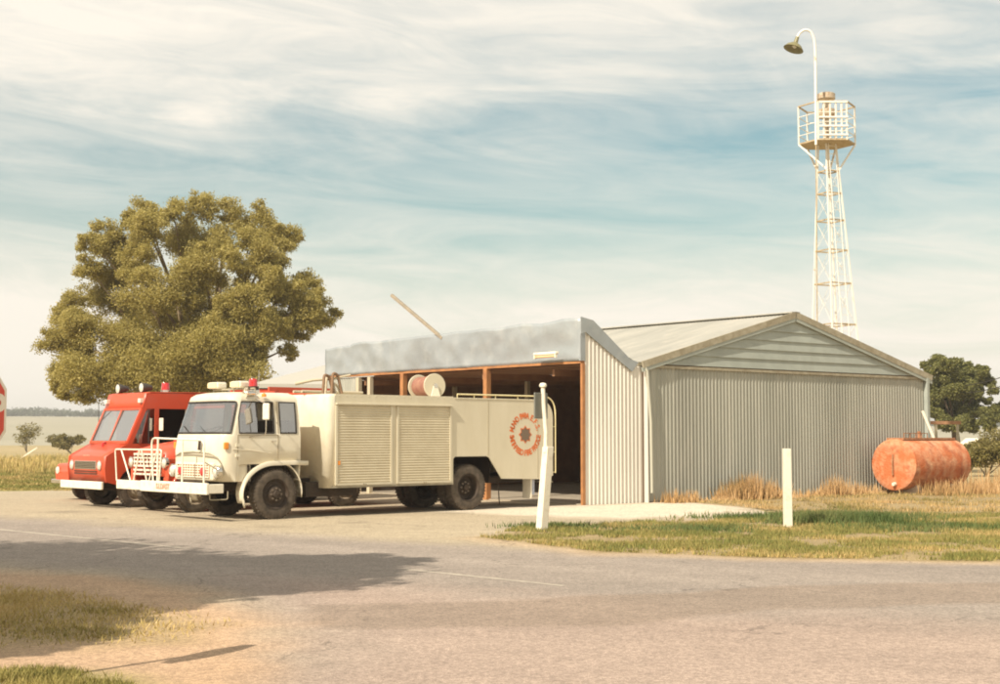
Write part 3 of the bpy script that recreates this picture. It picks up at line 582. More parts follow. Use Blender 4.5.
MB().tube([(2.24, -.10, .25), (2.22, -.10, 2.0), (2.1, -.10, 3.3), (2.0, -.06, 3.48)], .045, 8).build('downpipe', mat('faded_pipe', (.46, .45, .36), .6), shed, smooth=60)
# end flashing on the parapet side, sloping down
b = MB(); b.prism([(-.115, 4.57), (.30, 4.50), (1.55, 3.60), (1.85, 3.52), (1.62, 3.28), (.05, 4.2), (-.115, 4.15)], 'y', -.055, -.032)
b.build('parapet_flashing', galv, shed); MB().box(-.11, .05, -.03, .02, 3.50, 4.44).build('corner_flashing', galv, shed)
# parapet fascia: dented sheet with real relief
b = MB(); vs = []; fs = []; nx, nzv = 96, 12
for i in range(nx+1):
    s = 11.55*i/nx
    topz = 4.54-.012*s+.05*nz((s, 0), 1.1, 4)-(.05 if s > 10 else 0)
    for k in range(nzv+1):
        t = k/nzv; z = 3.50+(topz-3.50)*t
        dx = .22*nz((s*1.0, z*1.1), .9, 6)+.11*nz((s*2.6, z*2.2), 1.1, 2)+.10*t*t*abs(nz((s, 0), .7, 9))
        vs.append((-.07-.35*dx+.0, s, z))
for i in range(nx):
    for k in range(nzv): a = i*(nzv+1)+k; fs.append((a, a+1, a+nzv+2, a+nzv+1))
b.add(vs, fs).build('fascia', galv, shed, smooth=70, solid=.004)
MB().box(-.06, .06, 0.0, 11.5, 3.44, 3.50).build('lintel', orangew, shed)
for s in (3.72, 7.5): MB().box(-.08, .08, s-.075, s+.075, 0, 3.44).build('post', orangew, shed, bevel=.01)
MB().box(-.05, .04, -.03, .045, 0, 3.44).build('door_jamb', orangew, shed)
for s in (9.15, 9.75): MB().box(-.08, .04, s-.07, s+.07, 0, 3.40).build('post', postm, shed)
corr((0, 9.8), (0, 11.5), lambda s: 0, lambda s: 3.4, .134, .02, (-1, 0)).build('bay_infill', wallm, shed, smooth=70)
for s in (6.83, 10.4): MB().box(4.0, 4.12, s-.06, s+.06, 0, 3.3).build('inner_post', postm, shed)
# roofs (corrugations run with the slope)
def roof(x0, z0, x1, z1, y0, y1, name, m):
    seg = 6; n = int((y1-y0)/.134*seg); vs = []
    for i in range(n+1):
        y = y0+(y1-y0)*i/n; dz = .02*math.sin(2*PI*y/.134); vs += [(x0, y, z0+dz), (x1, y, z1+dz)]
    return MB().add(vs, [(2*i, 2*i+2, 2*i+3, 2*i+1) for i in range(n)]).build(name, m, shed, smooth=70)
roof(2.0, EZ-.03, RID, RZ, -.07, DEP, 'roof', roofm); roof(RID, RZ, GL+.15, EZ-.03, -.07, DEP, 'roof', roofm)
roof(.05, 4.30, 2.05, 3.42, .03, DEP-.5, 'extension_roof', roofm)
MB().bar((RID, -.12, RZ+.04), (RID, DEP, RZ+.04), .35, .03).build('ridge_cap', roofm, shed)
MB().bar((1.95, .0, EZ-.06), (1.95, DEP, EZ-.06), .12, .10).build('gutter', trim, shed)
# gable end boards
b = MB(); nb = 6; hb = (RZ-3.50)/nb
for k in range(nb):
    z0 = 3.50+k*hb; z1 = z0+hb*1.0
    def xs(z):
        t = max(0, (z-EZ))/(RZ-EZ); return 2.2+(RID-2.2)*t, GL-(GL-RID)*t
    a0, b0 = xs(z0); a1, b1 = xs(min(z1, RZ-.01))
    b.add([(a0, -.055, z0), (b0, -.055, z0), (b1, -.02, z1), (a1, -.02, z1), (a0, -.02, z0-.005), (b0, -.02, z0-.005)], [(0, 1, 2, 3), (0, 4, 5, 1)])
b.build('gable_boards', gablem, shed)
MB().box(2.15, GL+.02, -.062, -.02, 3.40, 3.47).build('gable_sill', trim, shed)
for a, c in (((1.95, -.095, EZ-.08), (RID+.02, -.095, RZ-.02)), ((RID-.02, -.095, RZ-.02), (GL+.25, -.095, EZ-.10))):
    MB().bar(a, c, .05, .17).build('barge_board', trim, shed)
    a2 = Vector(a)+Vector((0, .012, -.135)); c2 = Vector(c)+Vector((0, .012, -.135)); MB().bar(a2, c2, .05, .10).build('barge_moulding', gablem, shed)
MB().bar((GL+.0, -.05, 0), (GL+.0, -.05, 3.45), .16, .12, (1, 0, 0)).build('corner_flashing', gablem, shed)
MB().box(2.0, GL, DEP-.04, DEP, 0, 3.5).build('end_wall', brown, shed); MB().box(GL-.05, GL-.01, 0.05, DEP-.1, 0, 3.5).build('rear_wall', brown, shed)
MB().box(.1, 2.0, DEP-.5, DEP-.46, 0, 3.4).build('extension_end_wall', brown, shed)
MB().box(.1, GL-.1, .05, .09, 0.03, 3.4).build('inner_lining', brown, shed)
MB().prism([(2.2, 3.45), (GL-.1, 3.45), (RID, RZ-.1)], 'y', .05, .09).build('inner_gable_lining', brown, shed)
MB().box(.0, GL-.1, .1, DEP-.1, -.05, .035).build('floor_slab', concrete, shed)
MB().box(.08, 3.2, .1, DEP-.55, 3.405, 3.42).build('ceiling', brown, shed)
b = MB()
for s in (1.2, 4.0, 7.0, 9.6): b.bar((.1, s, 3.25), (GL-.2, s, 3.4), .08, .16)
b.build('rafter', brown, shed)
# things in the shed
sx = empty('storage_shelf', shed.matrix_basis @ Vector((3.2, .55, .035)), SH, 'dark timber storage shelf standing inside the open bay', 'shelf')
for z in (.5, 1.1, 1.7): MB().box(-.9, .9, -.25, .25, z, z+.04).build('shelf_board', brown, sx)
for x in (-.88, .88):
    for y in (-.22, .22): MB().box(x-.03, x+.03, y-.03, y+.03, 0, 1.9).build('post', brown, sx)
for i, (x, z, c) in enumerate(((-.5, .54, (.3, .2, .1)), (0, .54, (.25, .1, .05)), (.45, 1.14, (.35, .28, .18)), (-.3, 1.14, (.2, .12, .07)))):
    p = shed.matrix_basis @ Vector((3.2+x, .55, .035+z))
    o = MB().box(-.16, .16, -.12, .12, 0, .26).build('storage_box', mat('box_%d' % i, c, .8), None, bevel=.02); o.location = p; o.rotation_euler = (0, 0, SH)
    tag(o, ['tan box on the lower shelf inside the bay, left one', 'reddish box on the lower shelf inside the bay, middle one', 'pale box on the middle shelf inside the bay', 'brown box on the middle shelf inside the bay'][i], 'box', 'boxes on the shelf inside the shed')
# batten lamp on the fascia, pole on the fascia
lp = A(551, 356.5, 34.7); bl = empty('batten_lamp', (lp.x-.10, lp.y-.09, lp.z), SH, 'short white batten lamp fixed to the fascia above the right bay', 'lamp')
MB().box(-.10, 0.02, -.42, .42, .03, .10).build('housing', white, bl, bevel=.02); MB().tube([(-.06, -.36, -.01), (-.06, .36, -.01)], .028, 10).build('tube', mat('tube_glass', (.8, .5, .25), .3), bl, smooth=60)
for y in (-.39, .39): MB().box(-.09, -.03, y-.02, y+.02, -.05, .03).build('end_cap', white, bl)
pb = A(441, 337, 38.3)
pole = MB().bar((.02, -.05, -.04), (-.2, 2.08, 1.30), .085, .085); b2 = pole.build('angled_pole', mat('weathered_pole', (.24, .21, .16), .7, c2=(.33, .28, .2), scale=5), None, bevel=.008)
b2.location = (pb.x, pb.y, pb.z); b2.rotation_euler = (0, 0, SH); tag(b2, 'pale square pole jutting up at an angle from the top of the shed fascia', 'pole')
# rubble / drum by wall base
# ------------------------------------------------------------------ outbuilding far left
ob = empty('outbuilding', (-9.35, 52.5, 0), R(8), 'low cream outbuilding with pale hip roof left behind the shed', 'building')
MB().box(.25, 9.6, .3, 7.6, 0, 3.4).build('wall', mat('cream_wall', (.60, .55, .43), .8), ob)
zz = 3.62
MB().box(.05, 9.8, .1, .25, 3.15, 3.45).build('painted_eave_shadow', dark, ob)  # dark strip stands in for the shadow line under the eave
MB().add([(0, 0, zz), (9.9, 0, zz), (9.9, 8, zz), (0, 8, zz), (4.2, 4, 4.9), (6, 4, 4.9), (0, 0, zz-.16), (9.9, 0, zz-.16), (9.9, 8, zz-.16), (0, 8, zz-.16)],
         [(0, 1, 5, 4), (1, 2, 5), (2, 3, 4, 5), (3, 0, 4), (6, 7, 1, 0), (9, 6, 0, 3), (7, 8, 2, 1), (8, 9, 3, 2), (9, 8, 7, 6)]).build('roof', mat('pale_roof', (.42, .40, .345), .7), ob)
for x in (1.6, 4.5): 
    wn = MB().box(x, x+1.2, .27, .299, 1.3, 2.6).build('window', dark, ob); MB().box(x-.06, x+1.26, .24, .27, 1.2, 1.3).build('sill', white, wn)

# ------------------------------------------------------------------ siren tower
TD = 55.0; tb = A(840, 435, TD)
tw = empty('siren_tower', (tb.x, TD, 0), R(26), 'white rusting lattice siren tower with railed platform, rising behind the shed', 'tower')
zp = A(830, 145, TD).z; ht = 1.02; hb2 = 1.0
def leg(sx, sy, z): 
    k = (z/zp); r = .88*(1-k)+.24*k; return Vector((sx*r+.0-.18*k*0, sy*r, z))
shift = lambda p, z: p+Vector((-.33*.9*z/zp, .33*.44*z/zp, 0))
def LG(sx, sy, z): return shift(leg(sx, sy, z), z)
for sx_, sy_ in ((-1, -1), (1, -1), (1, 1), (-1, 1)):
    MB().bar(LG(sx_, sy_, 0), LG(sx_, sy_, zp), .052, .052).build('leg', towerw, tw)
lv = [A(836, y, TD).z for y in (430, 392, 356, 325, 284, 251, 221, 194, 172)]
cs = [(-1, -1), (1, -1), (1, 1), (-1, 1)]
for z in lv:
    b = MB()
    for k in range(4): b.bar(LG(*cs[k], z), LG(*cs[(k+1) % 4], z), .045, .05)
    b.build('cross_bar', trust, tw)
b = MB()
for i in range(len(lv)-1):
    for k in range(4):
        b.tube([LG(*cs[k], lv[i]), LG(*cs[(k+1) % 4], lv[i+1])], .007, 4); b.tube([LG(*cs[(k+1) % 4], lv[i]), LG(*cs[k], lv[i+1])], .007, 4)
b.build('brace', towerw, tw)
lx = Vector((-.05, -.62, 0)); b = MB()
p0 = lambda z, dx: LG(0, -1.0, z)+Vector((dx, -.05, 0))
for dx in (-.17, .17): b.tube([p0(0, dx), p0(zp, dx)], .018, 5)
z = .3
while z < zp: b.tube([p0(z, -.17), p0(z, .17)], .012, 4); z += .32
b.build('ladder', towerw, tw)
pc = shift(Vector((0, 0, zp)), zp); S = .98
hx = [Vector((pc.x+1.12*math.cos(R(60*k)-R(26)), pc.y+1.12*math.sin(R(60*k)-R(26)), 0)) for k in range(6)]
MB().prism([(v.x, v.y) for v in hx], 'z', zp, zp+.06).build('platform', trust, tw)
b = MB(); rh = 1.53; up = lambda v, z: Vector((v.x, v.y, z))
for v in hx: b.bar(up(v, zp), up(v, zp+rh), .045)
for z in (.35, .72, 1.10):
    for k in range(6): b.tube([up(hx[k], zp+z), up(hx[(k+1) % 6], zp+z)], .017, 5)
b.build('railing', towerw, tw)
b = MB()
for k in range(6): b.bar(up(hx[k], zp+rh), up(hx[(k+1) % 6], zp+rh), .06, .045)
b.build('top_rail', trust, tw)
b = MB(); f0, f1 = hx[4], hx[5]
for t in (.2, .42, .62, .82): v = f0.lerp(f1, t); b.bar(up(v, zp+.06), up(v, zp+rh), .05)
for z in (.2, .55, .9, 1.5): b.bar(up(f0, zp+z)+Vector((.02, -.04, 0)), up(f1, zp+z)+Vector((.02, -.04, 0)), .06)
b.build('ladder_cage', towerw, tw)
for v, l in ((hx[0], (1, -1)), (hx[3], (-1, -1)), (hx[1], (1, 1)), (hx[2], (-1, 1))): MB().bar(LG(*l, zp-1.05), up(v, zp), .06).build('strut', towerw, tw)
sr = MB().lathe((pc.x, pc.y, zp+.06), (0, 0, 1), [(0, .09), (1.05, .09), (1.05, .36), (1.12, .40), (1.33, .40), (1.36, .30), (1.42, .16), (1.68, .15), (1.74, .30), (1.78, .35), (1.98, .35), (2.02, .28), (2.02, 0)], 24)
sr.build('siren', mat('siren_metal', (.60, .53, .40), .5, .3, c2=(.35, .22, .12), scale=5), tw, smooth=35)
# lamp pole
lpz = [A(x, y, TD-.9) for x, y in ((816, 330), (816, 145), (815.5, 60), (814.5, 40), (811, 31.5), (805, 29.5), (799.5, 33), (797.2, 38))]
sl = empty('tower_lamp', (lpz[0].x, TD, 0), 0, 'gooseneck lamp with dish shade on a tall pole beside the siren tower', 'lamp')
gp = [Vector((p.x-lpz[0].x, -.9, p.z)) for p in lpz]; gp[0].z = 0
MB().tube(rpath(gp[1:], .3, 4), .05, 8).build('pole', towerw, sl, smooth=60); MB().tube([gp[0], gp[1]], .022, 6).build('conduit', trust, sl)
sh = gp[-1]; sh_o = Vector((sh.x, sh.y, sh.z)); axd = Vector((-.35, -.1, -1)).normalized()
MB().lathe(sh_o, axd, [(-.05, .0), (-.03, .07), (.22, .09), (.26, .16), (.36, .30), (.50, .40), (.505, .385), (.37, .28), (.28, .1)], 24).build('lamp_shade', mat('olive_enamel', (.20, .18, .08), .4), sl, smooth=40)
MB().lathe(sh_o+axd*.33, axd, [(-.08, .05), (0, .10), (.08, .09), (.13, 0)], 12).build('bulb', lampg, sl, smooth=60)

# ------------------------------------------------------------------ rusty tank
tk = empty('fuel_tank', (11.20, 40.0, 0), math.atan2(.66, .75), 'rusty orange cylindrical fuel tank on low blocks beside the shed', 'tank')
TL = 2.95; TR = .73; TZ = .86
MB().lathe((0, 0, TZ), (1, 0, 0), [(0, 0), (.0, TR*.55), (-.0, TR-.05), (.02, TR-.005), (.06, TR), (TL-.06, TR), (TL-.02, TR-.005), (TL, TR-.05), (TL, 0)], 48).build('shell', rust, tk, smooth=40)
MB().box(.1, TL-.1, -.28, .28, TZ+TR-.03, TZ+TR+.03).build('walkway', rustb, tk)
b = MB()
for x in (.15, .45, .75, 1.05, 1.35): b.bar((x, -.27, TZ+TR), (x, -.27, TZ+TR+.17), .02)
b.bar((.15, -.27, TZ+TR+.16), (1.35, -.27, TZ+TR+.16), .02); b.build('rail', rustb, tk)
for x in (.55, TL-.55): MB().prism([(-.5, 0), (.5, 0), (.42, .34), (.25, .25), (0, .14), (-.25, .25), (-.42, .34)], 'x', x-.1, x+.1).build('support_block', mat('chalky_block', (.6, .52, .42), .9), tk)
MB().tube([(-.02, .0, TZ+.3), (-.06, 0, TZ+.1), (-.05, 0, TZ-.3)], .025, 6).build('gauge_pipe', rustb, tk)
MB().tube([(1.35, 0, TZ+TR), (1.35, 0, TZ+TR+.22)], .05, 8).build('filler', rustb, tk)
MB().lathe((-.02, -.05, TZ-TR+.18), (1, 0, 0), [(-.09, 0), (-.09, .05), (0, .06)], 10).build('valve', white, tk)
tpz = A(931, 440, 42.5); lt = MB().bar((0, 0, 0), (-.34, .1, .95), .06); o = lt.build('leaning_stake', white, None); o.location = (tpz.x+.05, 42.6, 1.35)
bpy.data.objects.remove(o)
o = MB().bar((.65, 0, 0), (-.30, .05, 2.42), .07).build('leaning_stake', white, None); o.location = (12.95, 41.95, 0.0); tag(o, 'white stake leaning against the shed corner behind the orange tank', 'stake')
# timber frame + white car + pale shed beyond at right
fr = empty('timber_frame', (A(938, 435, 66).x-.0, 66, 0), R(10), 'brown timber frame standing beyond the tank under the pine', 'frame')
for x in (-1.2, -.1, 1.0): MB().box(x-.05, x+.05, -.05, .05, 0, 2.35).build('post', trim, fr)
MB().box(-1.4, 1.15, -.06, .06, 2.2, 2.36).build('top_rail', brown, fr); MB().box(-1.4, 1.15, .06, .12, 1.35, 1.5).build('middle_rail', brown, fr); MB().box(-1.4, 1.1, .2, .26, 0.1, 1.3).build('panel', mat('tan_panel', (.5, .4, .24), .8), fr)
cr_ = empty('white_car', (A(986, 435, 82).x, 82, 0), R(5), 'pale parked car mostly hidden by shrubs beyond the tank', 'car')
MB().prism([(-2.1, .35), (2.1, .35), (2.15, .8), (1.9, .95), (1.2, 1.0), (.7, 1.5), (-.9, 1.52), (-1.5, 1.05), (-2.1, .95)], 'y', -.8, .8).build('body', white, cr_, bevel=.08)
b = MB(); b.prism([(-.05, 1.03), (1.0, 1.03), (.62, 1.42), (-.05, 1.44)], 'y', -.815, .815); b.build('window', dark, cr_); b = MB(); b.prism([(-1.3, 1.06), (-.15, 1.03), (-.15, 1.44), (-.85, 1.43)], 'y', -.815, .815); b.build('window', dark, cr_)
for x in (-1.3, 1.3):
    for y in (-.75, .75): MB().lathe((x, y, .32), (0, 1, 0), [(-.1, 0), (-.1, .22), (-.1, .3), (-.06, .32), (.06, .32), (.1, .3), (.1, 0)], 18).build('wheel', rubber, cr_, smooth=50)
# power lines
def pole_wire():
    pA = A(1090, 338, 75); pp = empty('power_pole', (pA.x, 75, 0), R(20), 'timber power pole right of the pine carrying two wires', 'pole')
    MB().tube([(0, 0, 0), (0, 0, 9.0)], .15, 10, .11).build('pole', barkd, pp, smooth=60); MB().box(-1, 1, -.06, .06, 7.6, 7.75).build('crossarm', barkd, pp)
    for dz, dx in ((7.0, 0), (6.35, .1)):
        a = Vector((pA.x, 75, dz)); c = Vector((A(905, 382, 105).x, 105, dz*.62+1.2)); pts = [a.lerp(c, t/14)-Vector((0, 0, 1.2*math.sin(PI*t/14))) for t in range(15)]
        o = MB().tube(pts, .032, 4).build('power_line', black, None); tag(o, 'thin dark overhead wire, %s of the two crossing before the pine' % ('upper' if dz == 7.0 else 'lower'), 'wire', 'overhead wires at the right')
pole_wire()
# ------------------------------------------------------------------ white posts
pb_ = G(541.5, 531.5)
sp = empty('sign_post', pb_, R(38), 'leaning white guide post with thin pipe and edge-on sign panel in front of the shed', 'post')
dd = 24.6/F
H1 = 85*dd; H2 = 60*dd
lean = Vector((.07*math.cos(R(-38)), .07*math.sin(R(-38)), 0)); 
b = MB(); t1 = Vector((.12*.79, -.12*.61, H1))
def taper(b, p, q, w0, w1):
    p = Vector(p); q = Vector(q); vs = [p+Vector((sx*w0/2, sy*w0/2, 0)) for sx, sy in cs]+[q+Vector((sx*w1/2, sy*w1/2, 0)) for sx, sy in cs]
    return b.add(vs, [(3, 2, 1, 0), (4, 5, 6, 7), (0, 1, 5, 4), (1, 2, 6, 5), (2, 3, 7, 6), (3, 0, 4, 7)])
taper(b, (0, 0, 0), t1, .155, .145); b.build('timber_post', white, sp, bevel=.008)
tp0 = Vector((.02, 0, H1*.9)); tp = [t1+Vector((-.06, .0, -.1)), t1+Vector((-.05, 0, .25)), t1+Vector((-.085, .02, .75)), t1+Vector((-.09, .03, H2))]
MB().tube(tp, .038, 10).build('pipe', white, sp, smooth=60)
pn = MB().box(-.19, .19, -.02, .012, 0, .46).build('sign_panel', mat('grey_sign_back', (.20, .20, .17), .5, .4), sp, bevel=.01); pn.location = t1+Vector((-.13, .05, H2-.56)); pn.rotation_euler = (0, 0, R(14))
MB().lathe(tp[-1], (0, 0, 1), [(0, 0), (0, .06), (.03, .07), (.07, .05), (.08, 0)], 12).build('cap', white, sp, smooth=60)
p2 = G(788, 528.5); gp_ = MB(); taper(gp_, (0, 0, 0), (-.005, 0, 80*25.4/F), .135, .125)
o = gp_.build('guide_post', white, None, bevel=.006); o.location = p2; o.rotation_euler = (0, 0, R(8)); tag(o, 'short white square guide post standing in the green weeds', 'post')
# ------------------------------------------------------------------ stop sign at the left edge
ss = empty('stop_sign', (-3.52, 9.36, 0), R(20+90-180), 'red octagonal stop sign cut off by the left edge of the picture', 'sign')
# local: sign plane is x-z, normal -y faces the camera side
def octa(r, y0, y1): 
    return MB().prism([(r/math.cos(PI/8)*math.cos(R(22.5+45*k)), 1.87+r/math.cos(PI/8)*math.sin(R(22.5+45*k))) for k in range(8)], 'y', y0, y1)
ss.rotation_euler = (0, 0, R(75))
octa(.355, -.012, .0).build('border', white, ss); octa(.325, -.016, -.0125).build('face', mat('sign_red', (.62, .05, .02), .4), ss)
MB().tube([(0, .035, 0), (0, .035, 2.15)], .03, 10).build('pole', mat('galv_pipe', (.5, .5, .47), .4, .6), ss, smooth=60)
Mt = Matrix.Translation((0, -.019, 1.87)) @ Matrix.Rotation(PI/2, 4, 'X')
join_meshes([text_mesh('STOP', .27, 't', white, ss, Mt)], 'lettering', white, ss)

# ------------------------------------------------------------------ trucks
AX = math.atan2(.669, .743)
def wheel(par, x, y, r, wdt, face=-1, rimm=None, dish=.08, nm='wheel', lug=8):
    """wheel about local y; face=-1 shows its outer side to -y"""
    o = bpy.data.objects.new(nm, None); col.objects.link(o); o.parent = par; o.location = (x, y, r); o.empty_display_size = .1
    h = wdt/2
    MB().lathe((0, 0, 0), (0, 1, 0), [(-h*.7, r*.56), (-h*.95, r*.62), (-h, r*.76), (-h*.96, r*.88), (-h*.82, r*.96), (-h*.4, r), (h*.4, r), (h*.82, r*.96), (h*.96, r*.88), (h, r*.76), (h*.95, r*.62), (h*.7, r*.56)], 40).build('tyre', rubber, o, smooth=35)
    b = MB()
    for k in range(44):
        a = 2*PI*k/44
        for sgn in (-1, 1):
            c, s_ = math.cos(a+.03*sgn), math.sin(a+.03*sgn); p = Vector((c*(r-.004), sgn*h*.2, s_*(r-.004))); q = Vector((c*(r*.975), sgn*h*.9, s_*(r*.975))); b.bar(p, q, .018, .03)
    b.build('tread', rubber, o)
    f = face; rm = rimm or dark
    MB().lathe((0, 0, 0), (0, f, 0), [(h*.98, r*.60), (h*.9, r*.56), (h*.75, r*.54), (h*.7-dish, r*.50), (h*.7-dish, r*.36), (h*.7-dish+.05, r*.28), (h*.7-dish+.07, r*.16), (h*.7-dish+.12, r*.14), (h*.7-dish+.13, 0)], 32).build('rim', rm, o, smooth=35)
    b = MB()
    for k in range(lug):
        a = 2*PI*k/lug; b.lathe((math.cos(a)*r*.23, f*(h*.7-dish+.05), math.sin(a)*r*.23), (0, f, 0), [(0, .02), (.035, .02), (.035, 0)], 6)
    b.build('wheel_nut', chrome if rm is not dark else mat('dull_nut', (.2, .16, .12), .5, .5), o)
    return o
def shell(par, name, secs, xs, nf, ny_far, m, kill, solid=.025, corner=4, cap=True, kill_fn=None):
    """loft. secs: (z,xf,xb,y0,y1,r). xs: interior x positions on the sides. kill: set of (row, column) faces left out."""
    rows = []
    for (z, xf, xb, y0, y1, r) in secs:
        row = [(xb, y0)]
        for x in xs: row.append((max(x, xf+r+.0), y0))
        for k in range(corner+1):
            t = R(90*k/corner); row.append((xf+r-r*math.sin(t), y0+r-r*math.cos(t)))
        for k in range(1, nf): row.append((xf-.03*math.sin(PI*k/nf), y0+r+(y1-y0-2*r)*k/nf))
        for k in range(corner+1):
            t = R(90*k/corner); row.append((xf+r-r*math.cos(t), y1-r+r*math.sin(t)))
        for x in reversed(xs): row.append((max(x, xf+r+.0), y1))
        row.append((xb, y1)); rows.append([(a, b_, z) for a, b_ in row])
    n = len(rows[0]); vs = [p for rw in rows for p in rw]; fs = []
    for i in range(len(rows)-1):
        for j in range(n):
            if (i, j) in kill or (kill_fn and kill_fn(i, j, n)): continue
            j2 = (j+1) % n; fs.append((i*n+j, i*n+j2, (i+1)*n+j2, (i+1)*n+j))
    if cap: fs.append(tuple((len(rows)-1)*n+j for j in range(n)))
    return MB().add(vs, fs).build(name, m, par, smooth=38, solid=solid, weld=False), rows
def ring_frame(par, pts, r, m, name='window_seal'):
    return MB().tube(pts+[pts[0]], r, 6).build(name, m, par, smooth=60)

# === cream pumper ===
bt = empty('cream_fire_truck', (-4.49, 28.3, 0), AX, 'cream forward-cab fire truck nearest the camera with roller-shutter body and hose reel', 'fire truck')
W = 2.12   # body width, y 0..W (near..far)
wheel(bt, 0, .16, .51, .27, -1, dark, .02); wheel(bt, 0, W-.14, .51, .27, 1, dark, .02)
wheel(bt, 5.12, .16, .52, .28, -1, dark, .16); wheel(bt, 5.12, .46, .52, .26, -1, dark, .1); wheel(bt, 5.12, W-.14, .52, .28, 1, dark, .14); wheel(bt, 5.12, W-.44, .52, .26, 1, dark, .1)
MB().box(-.9, 7.5, .62, .72, .58, .80).box(-.9, 7.5, W-.72, W-.62, .58, .80).box(.9, 2.2, .3, .62, .42, .72).tube([(0, .2, .51), (0, W-.2, .51)], .07).tube([(5.12, .2, .52), (5.12, W-.2, .52)], .1).lathe((5.12, W/2-.2, .52), (0, 1, 0), [(0, 0), (.02, .2), (.2, .26), (.38, .2), (.4, 0)], 14).build('chassis', dark, bt)
# cab
y0, y1 = .06, W-.06
xs = [.50, .12, -.03, -.42, -.84, -.92]
secs = [(.78, -1.13, .60, y0+.03, y1-.03, .22), (.98, -1.20, .60, y0+.01, y1-.01, .24), (1.12, -1.24, .60, y0, y1, .25), (1.40, -1.25, .60, y0, y1, .25), (1.68, -1.20, .60, y0, y1, .24),
        (1.74, -1.18, .60, y0+.01, y1-.01, .24), (2.05, -1.09, .59, y0+.045, y1-.045, .24), (2.36, -1.00, .57, y0+.09, y1-.09, .24), (2.42, -.99, .57, y0+.11, y1-.11, .24),
        (2.47, -.98, .56, y0+.13, y1-.13, .25), (2.53, -.90, .50, y0+.2, y1-.2, .25), (2.565, -.75, .40, y0+.36, y1-.36, .25)]
nf = 6; nS = len(xs)
# columns: 0 xb->.5, 1 .5->.12 (quarter), 2 pillar, 3,4 door window, 5 pillar, 6 -> corner start, corner 4, front nf, corner 4 ...
def kf(i, j, n):
    jj = j; far = n-2-j   # mirrored index
    k = min(jj, far) if jj != n-1 else -1
    if k == -1: return i in ()
    if i in (5, 6):
        if k == 1: return True
        if k in (3, 4): return True
        if k >= 8: return True
    if i in (0, 1) and k <= 3: return True     # wheel opening
    if i in (0, 1) and k == 4: return True
    return False
cab, rows = shell(bt, 'cab', secs, xs, nf, 0, cream, set(), .03, 4, True, kf)
n = len(rows[0])
def patch(par, name, rows, i0, i1, js, m, off=0.0, inset=0.012):
    vs = []; fs = []
    for i in range(i0, i1+1):
        for j in js: vs.append(rows[i][j])
    k = len(js)
    for a in range(i1-i0):
        for c in range(k-1): fs.append((a*k+c, a*k+c+1, (a+1)*k+c+1, (a+1)*k+c))
    o = MB().add(vs, fs).build(name, m, par, smooth=60); return o
def edge_loop(rows, i0, i1, js):
    a = [Vector(rows[i0][j]) for j in js]; b = [Vector(rows[i1][j]) for j in js]
    m0 = [Vector(rows[i][js[-1]]) for i in range(i0+1, i1)]; m1 = [Vector(rows[i][js[0]]) for i in range(i0+1, i1)]
    return a+m0+b[::-1]+m1[::-1]
wj = list(range(8, n-8)); 
ws = patch(bt, 'windscreen', rows, 5, 7, wj, gla)
lp_ = edge_loop(rows, 5, 7, wj); ring_frame(ws, rpath(lp_[:]+[lp_[0]], .05, 2)[:-1], .022, black)
dw = [3, 4, 5]; 
for side in (0, 1):
    js = dw if side == 0 else [n-1-j for j in dw]
    g = patch(bt, 'door_window', rows, 5, 7, js[1:] if side == 0 else js, gla); ring_frame(g, edge_loop(rows, 5, 7, js), .016, black)
    js = [1, 2] if side == 0 else [n-2, n-3]
    g = patch(bt, 'quarter_window', rows, 5, 7, js, gla); ring_frame(g, edge_loop(rows, 5, 7, js), .018, black)
# vent pane divider, door seam, handle, hinges
MB().bar((-.42, y0+.03, 1.74), (-.42, y0+.085, 2.36), .025).build('vent_bar', black, bt)
b = MB()
for p, q in (((-.88, y0-.004, 1.20), (-.88, y0+.0, 1.70)), ((.06, y0-.004, 1.20), (.06, y0, 1.70)), ((.06, y0+.01, 1.74), (.06, y0+.085, 2.38)), ((-.88, y0-.006, 1.70), (.06, y0-.006, 1.70))): b.bar(p, q, .012)
b.build('door_seam', mat('seam', (.30, .24, .15), .8), bt)
MB().bar((-.10, y0-.03, 1.58), (-.0, y0-.03, 1.58), .025, .02).bar((-.10, y0-.03, 1.58), (-.10, y0, 1.58), .02).build('door_handle', chrome, bt)
for z in (1.50, 1.30): MB().box(-.93, -.84, y0-.02, y0+.01, z-.03, z+.03).build('door_hinge', cream, bt)
# cab rib and front panel press lines
MB().tube([(-1.00, y0-.008, 1.42), (-.6, y0-.008, 1.40), (-.1, y0-.008, 1.33)], .008, 5).build('side_crease', cream, bt)
# interior
inn = MB().box(-.1, .4, .2, 1.9, 1.2, 1.45).box(.3, .45, .25, 1.85, 1.4, 2.0).box(-1.1, -.8, .2, 1.9, 1.2, 1.68); inn.build('seat', seatm, bt)
MB().box(-1.1, .56, .14, W-.14, 1.13, 1.17).box(.52, .56, .14, W-.14, 1.15, 1.72).build('cab_floor', dark, bt)
b = MB(); cst = Vector((-.62, W-.6, 1.80)); axs = Vector((-.35, 0, 1)).normalized(); a1 = axs.orthogonal().normalized(); a2 = axs.cross(a1)
b.tube([cst+(a1*math.cos(t*PI/10)+a2*math.sin(t*PI/10))*.22 for t in range(21)], .015, 6); b.tube([cst, cst-axs*.5+Vector((-.1, 0, 0))], .02); b.bar(cst-a1*.21, cst+a1*.21, .02); b.build('steering_wheel', black, bt, smooth=60)
# windscreen wipers
for y in (.7, 1.35): MB().bar((-1.21, y, 1.73), (-1.16, y+.35, 1.88), .014).build('wiper', black, bt)
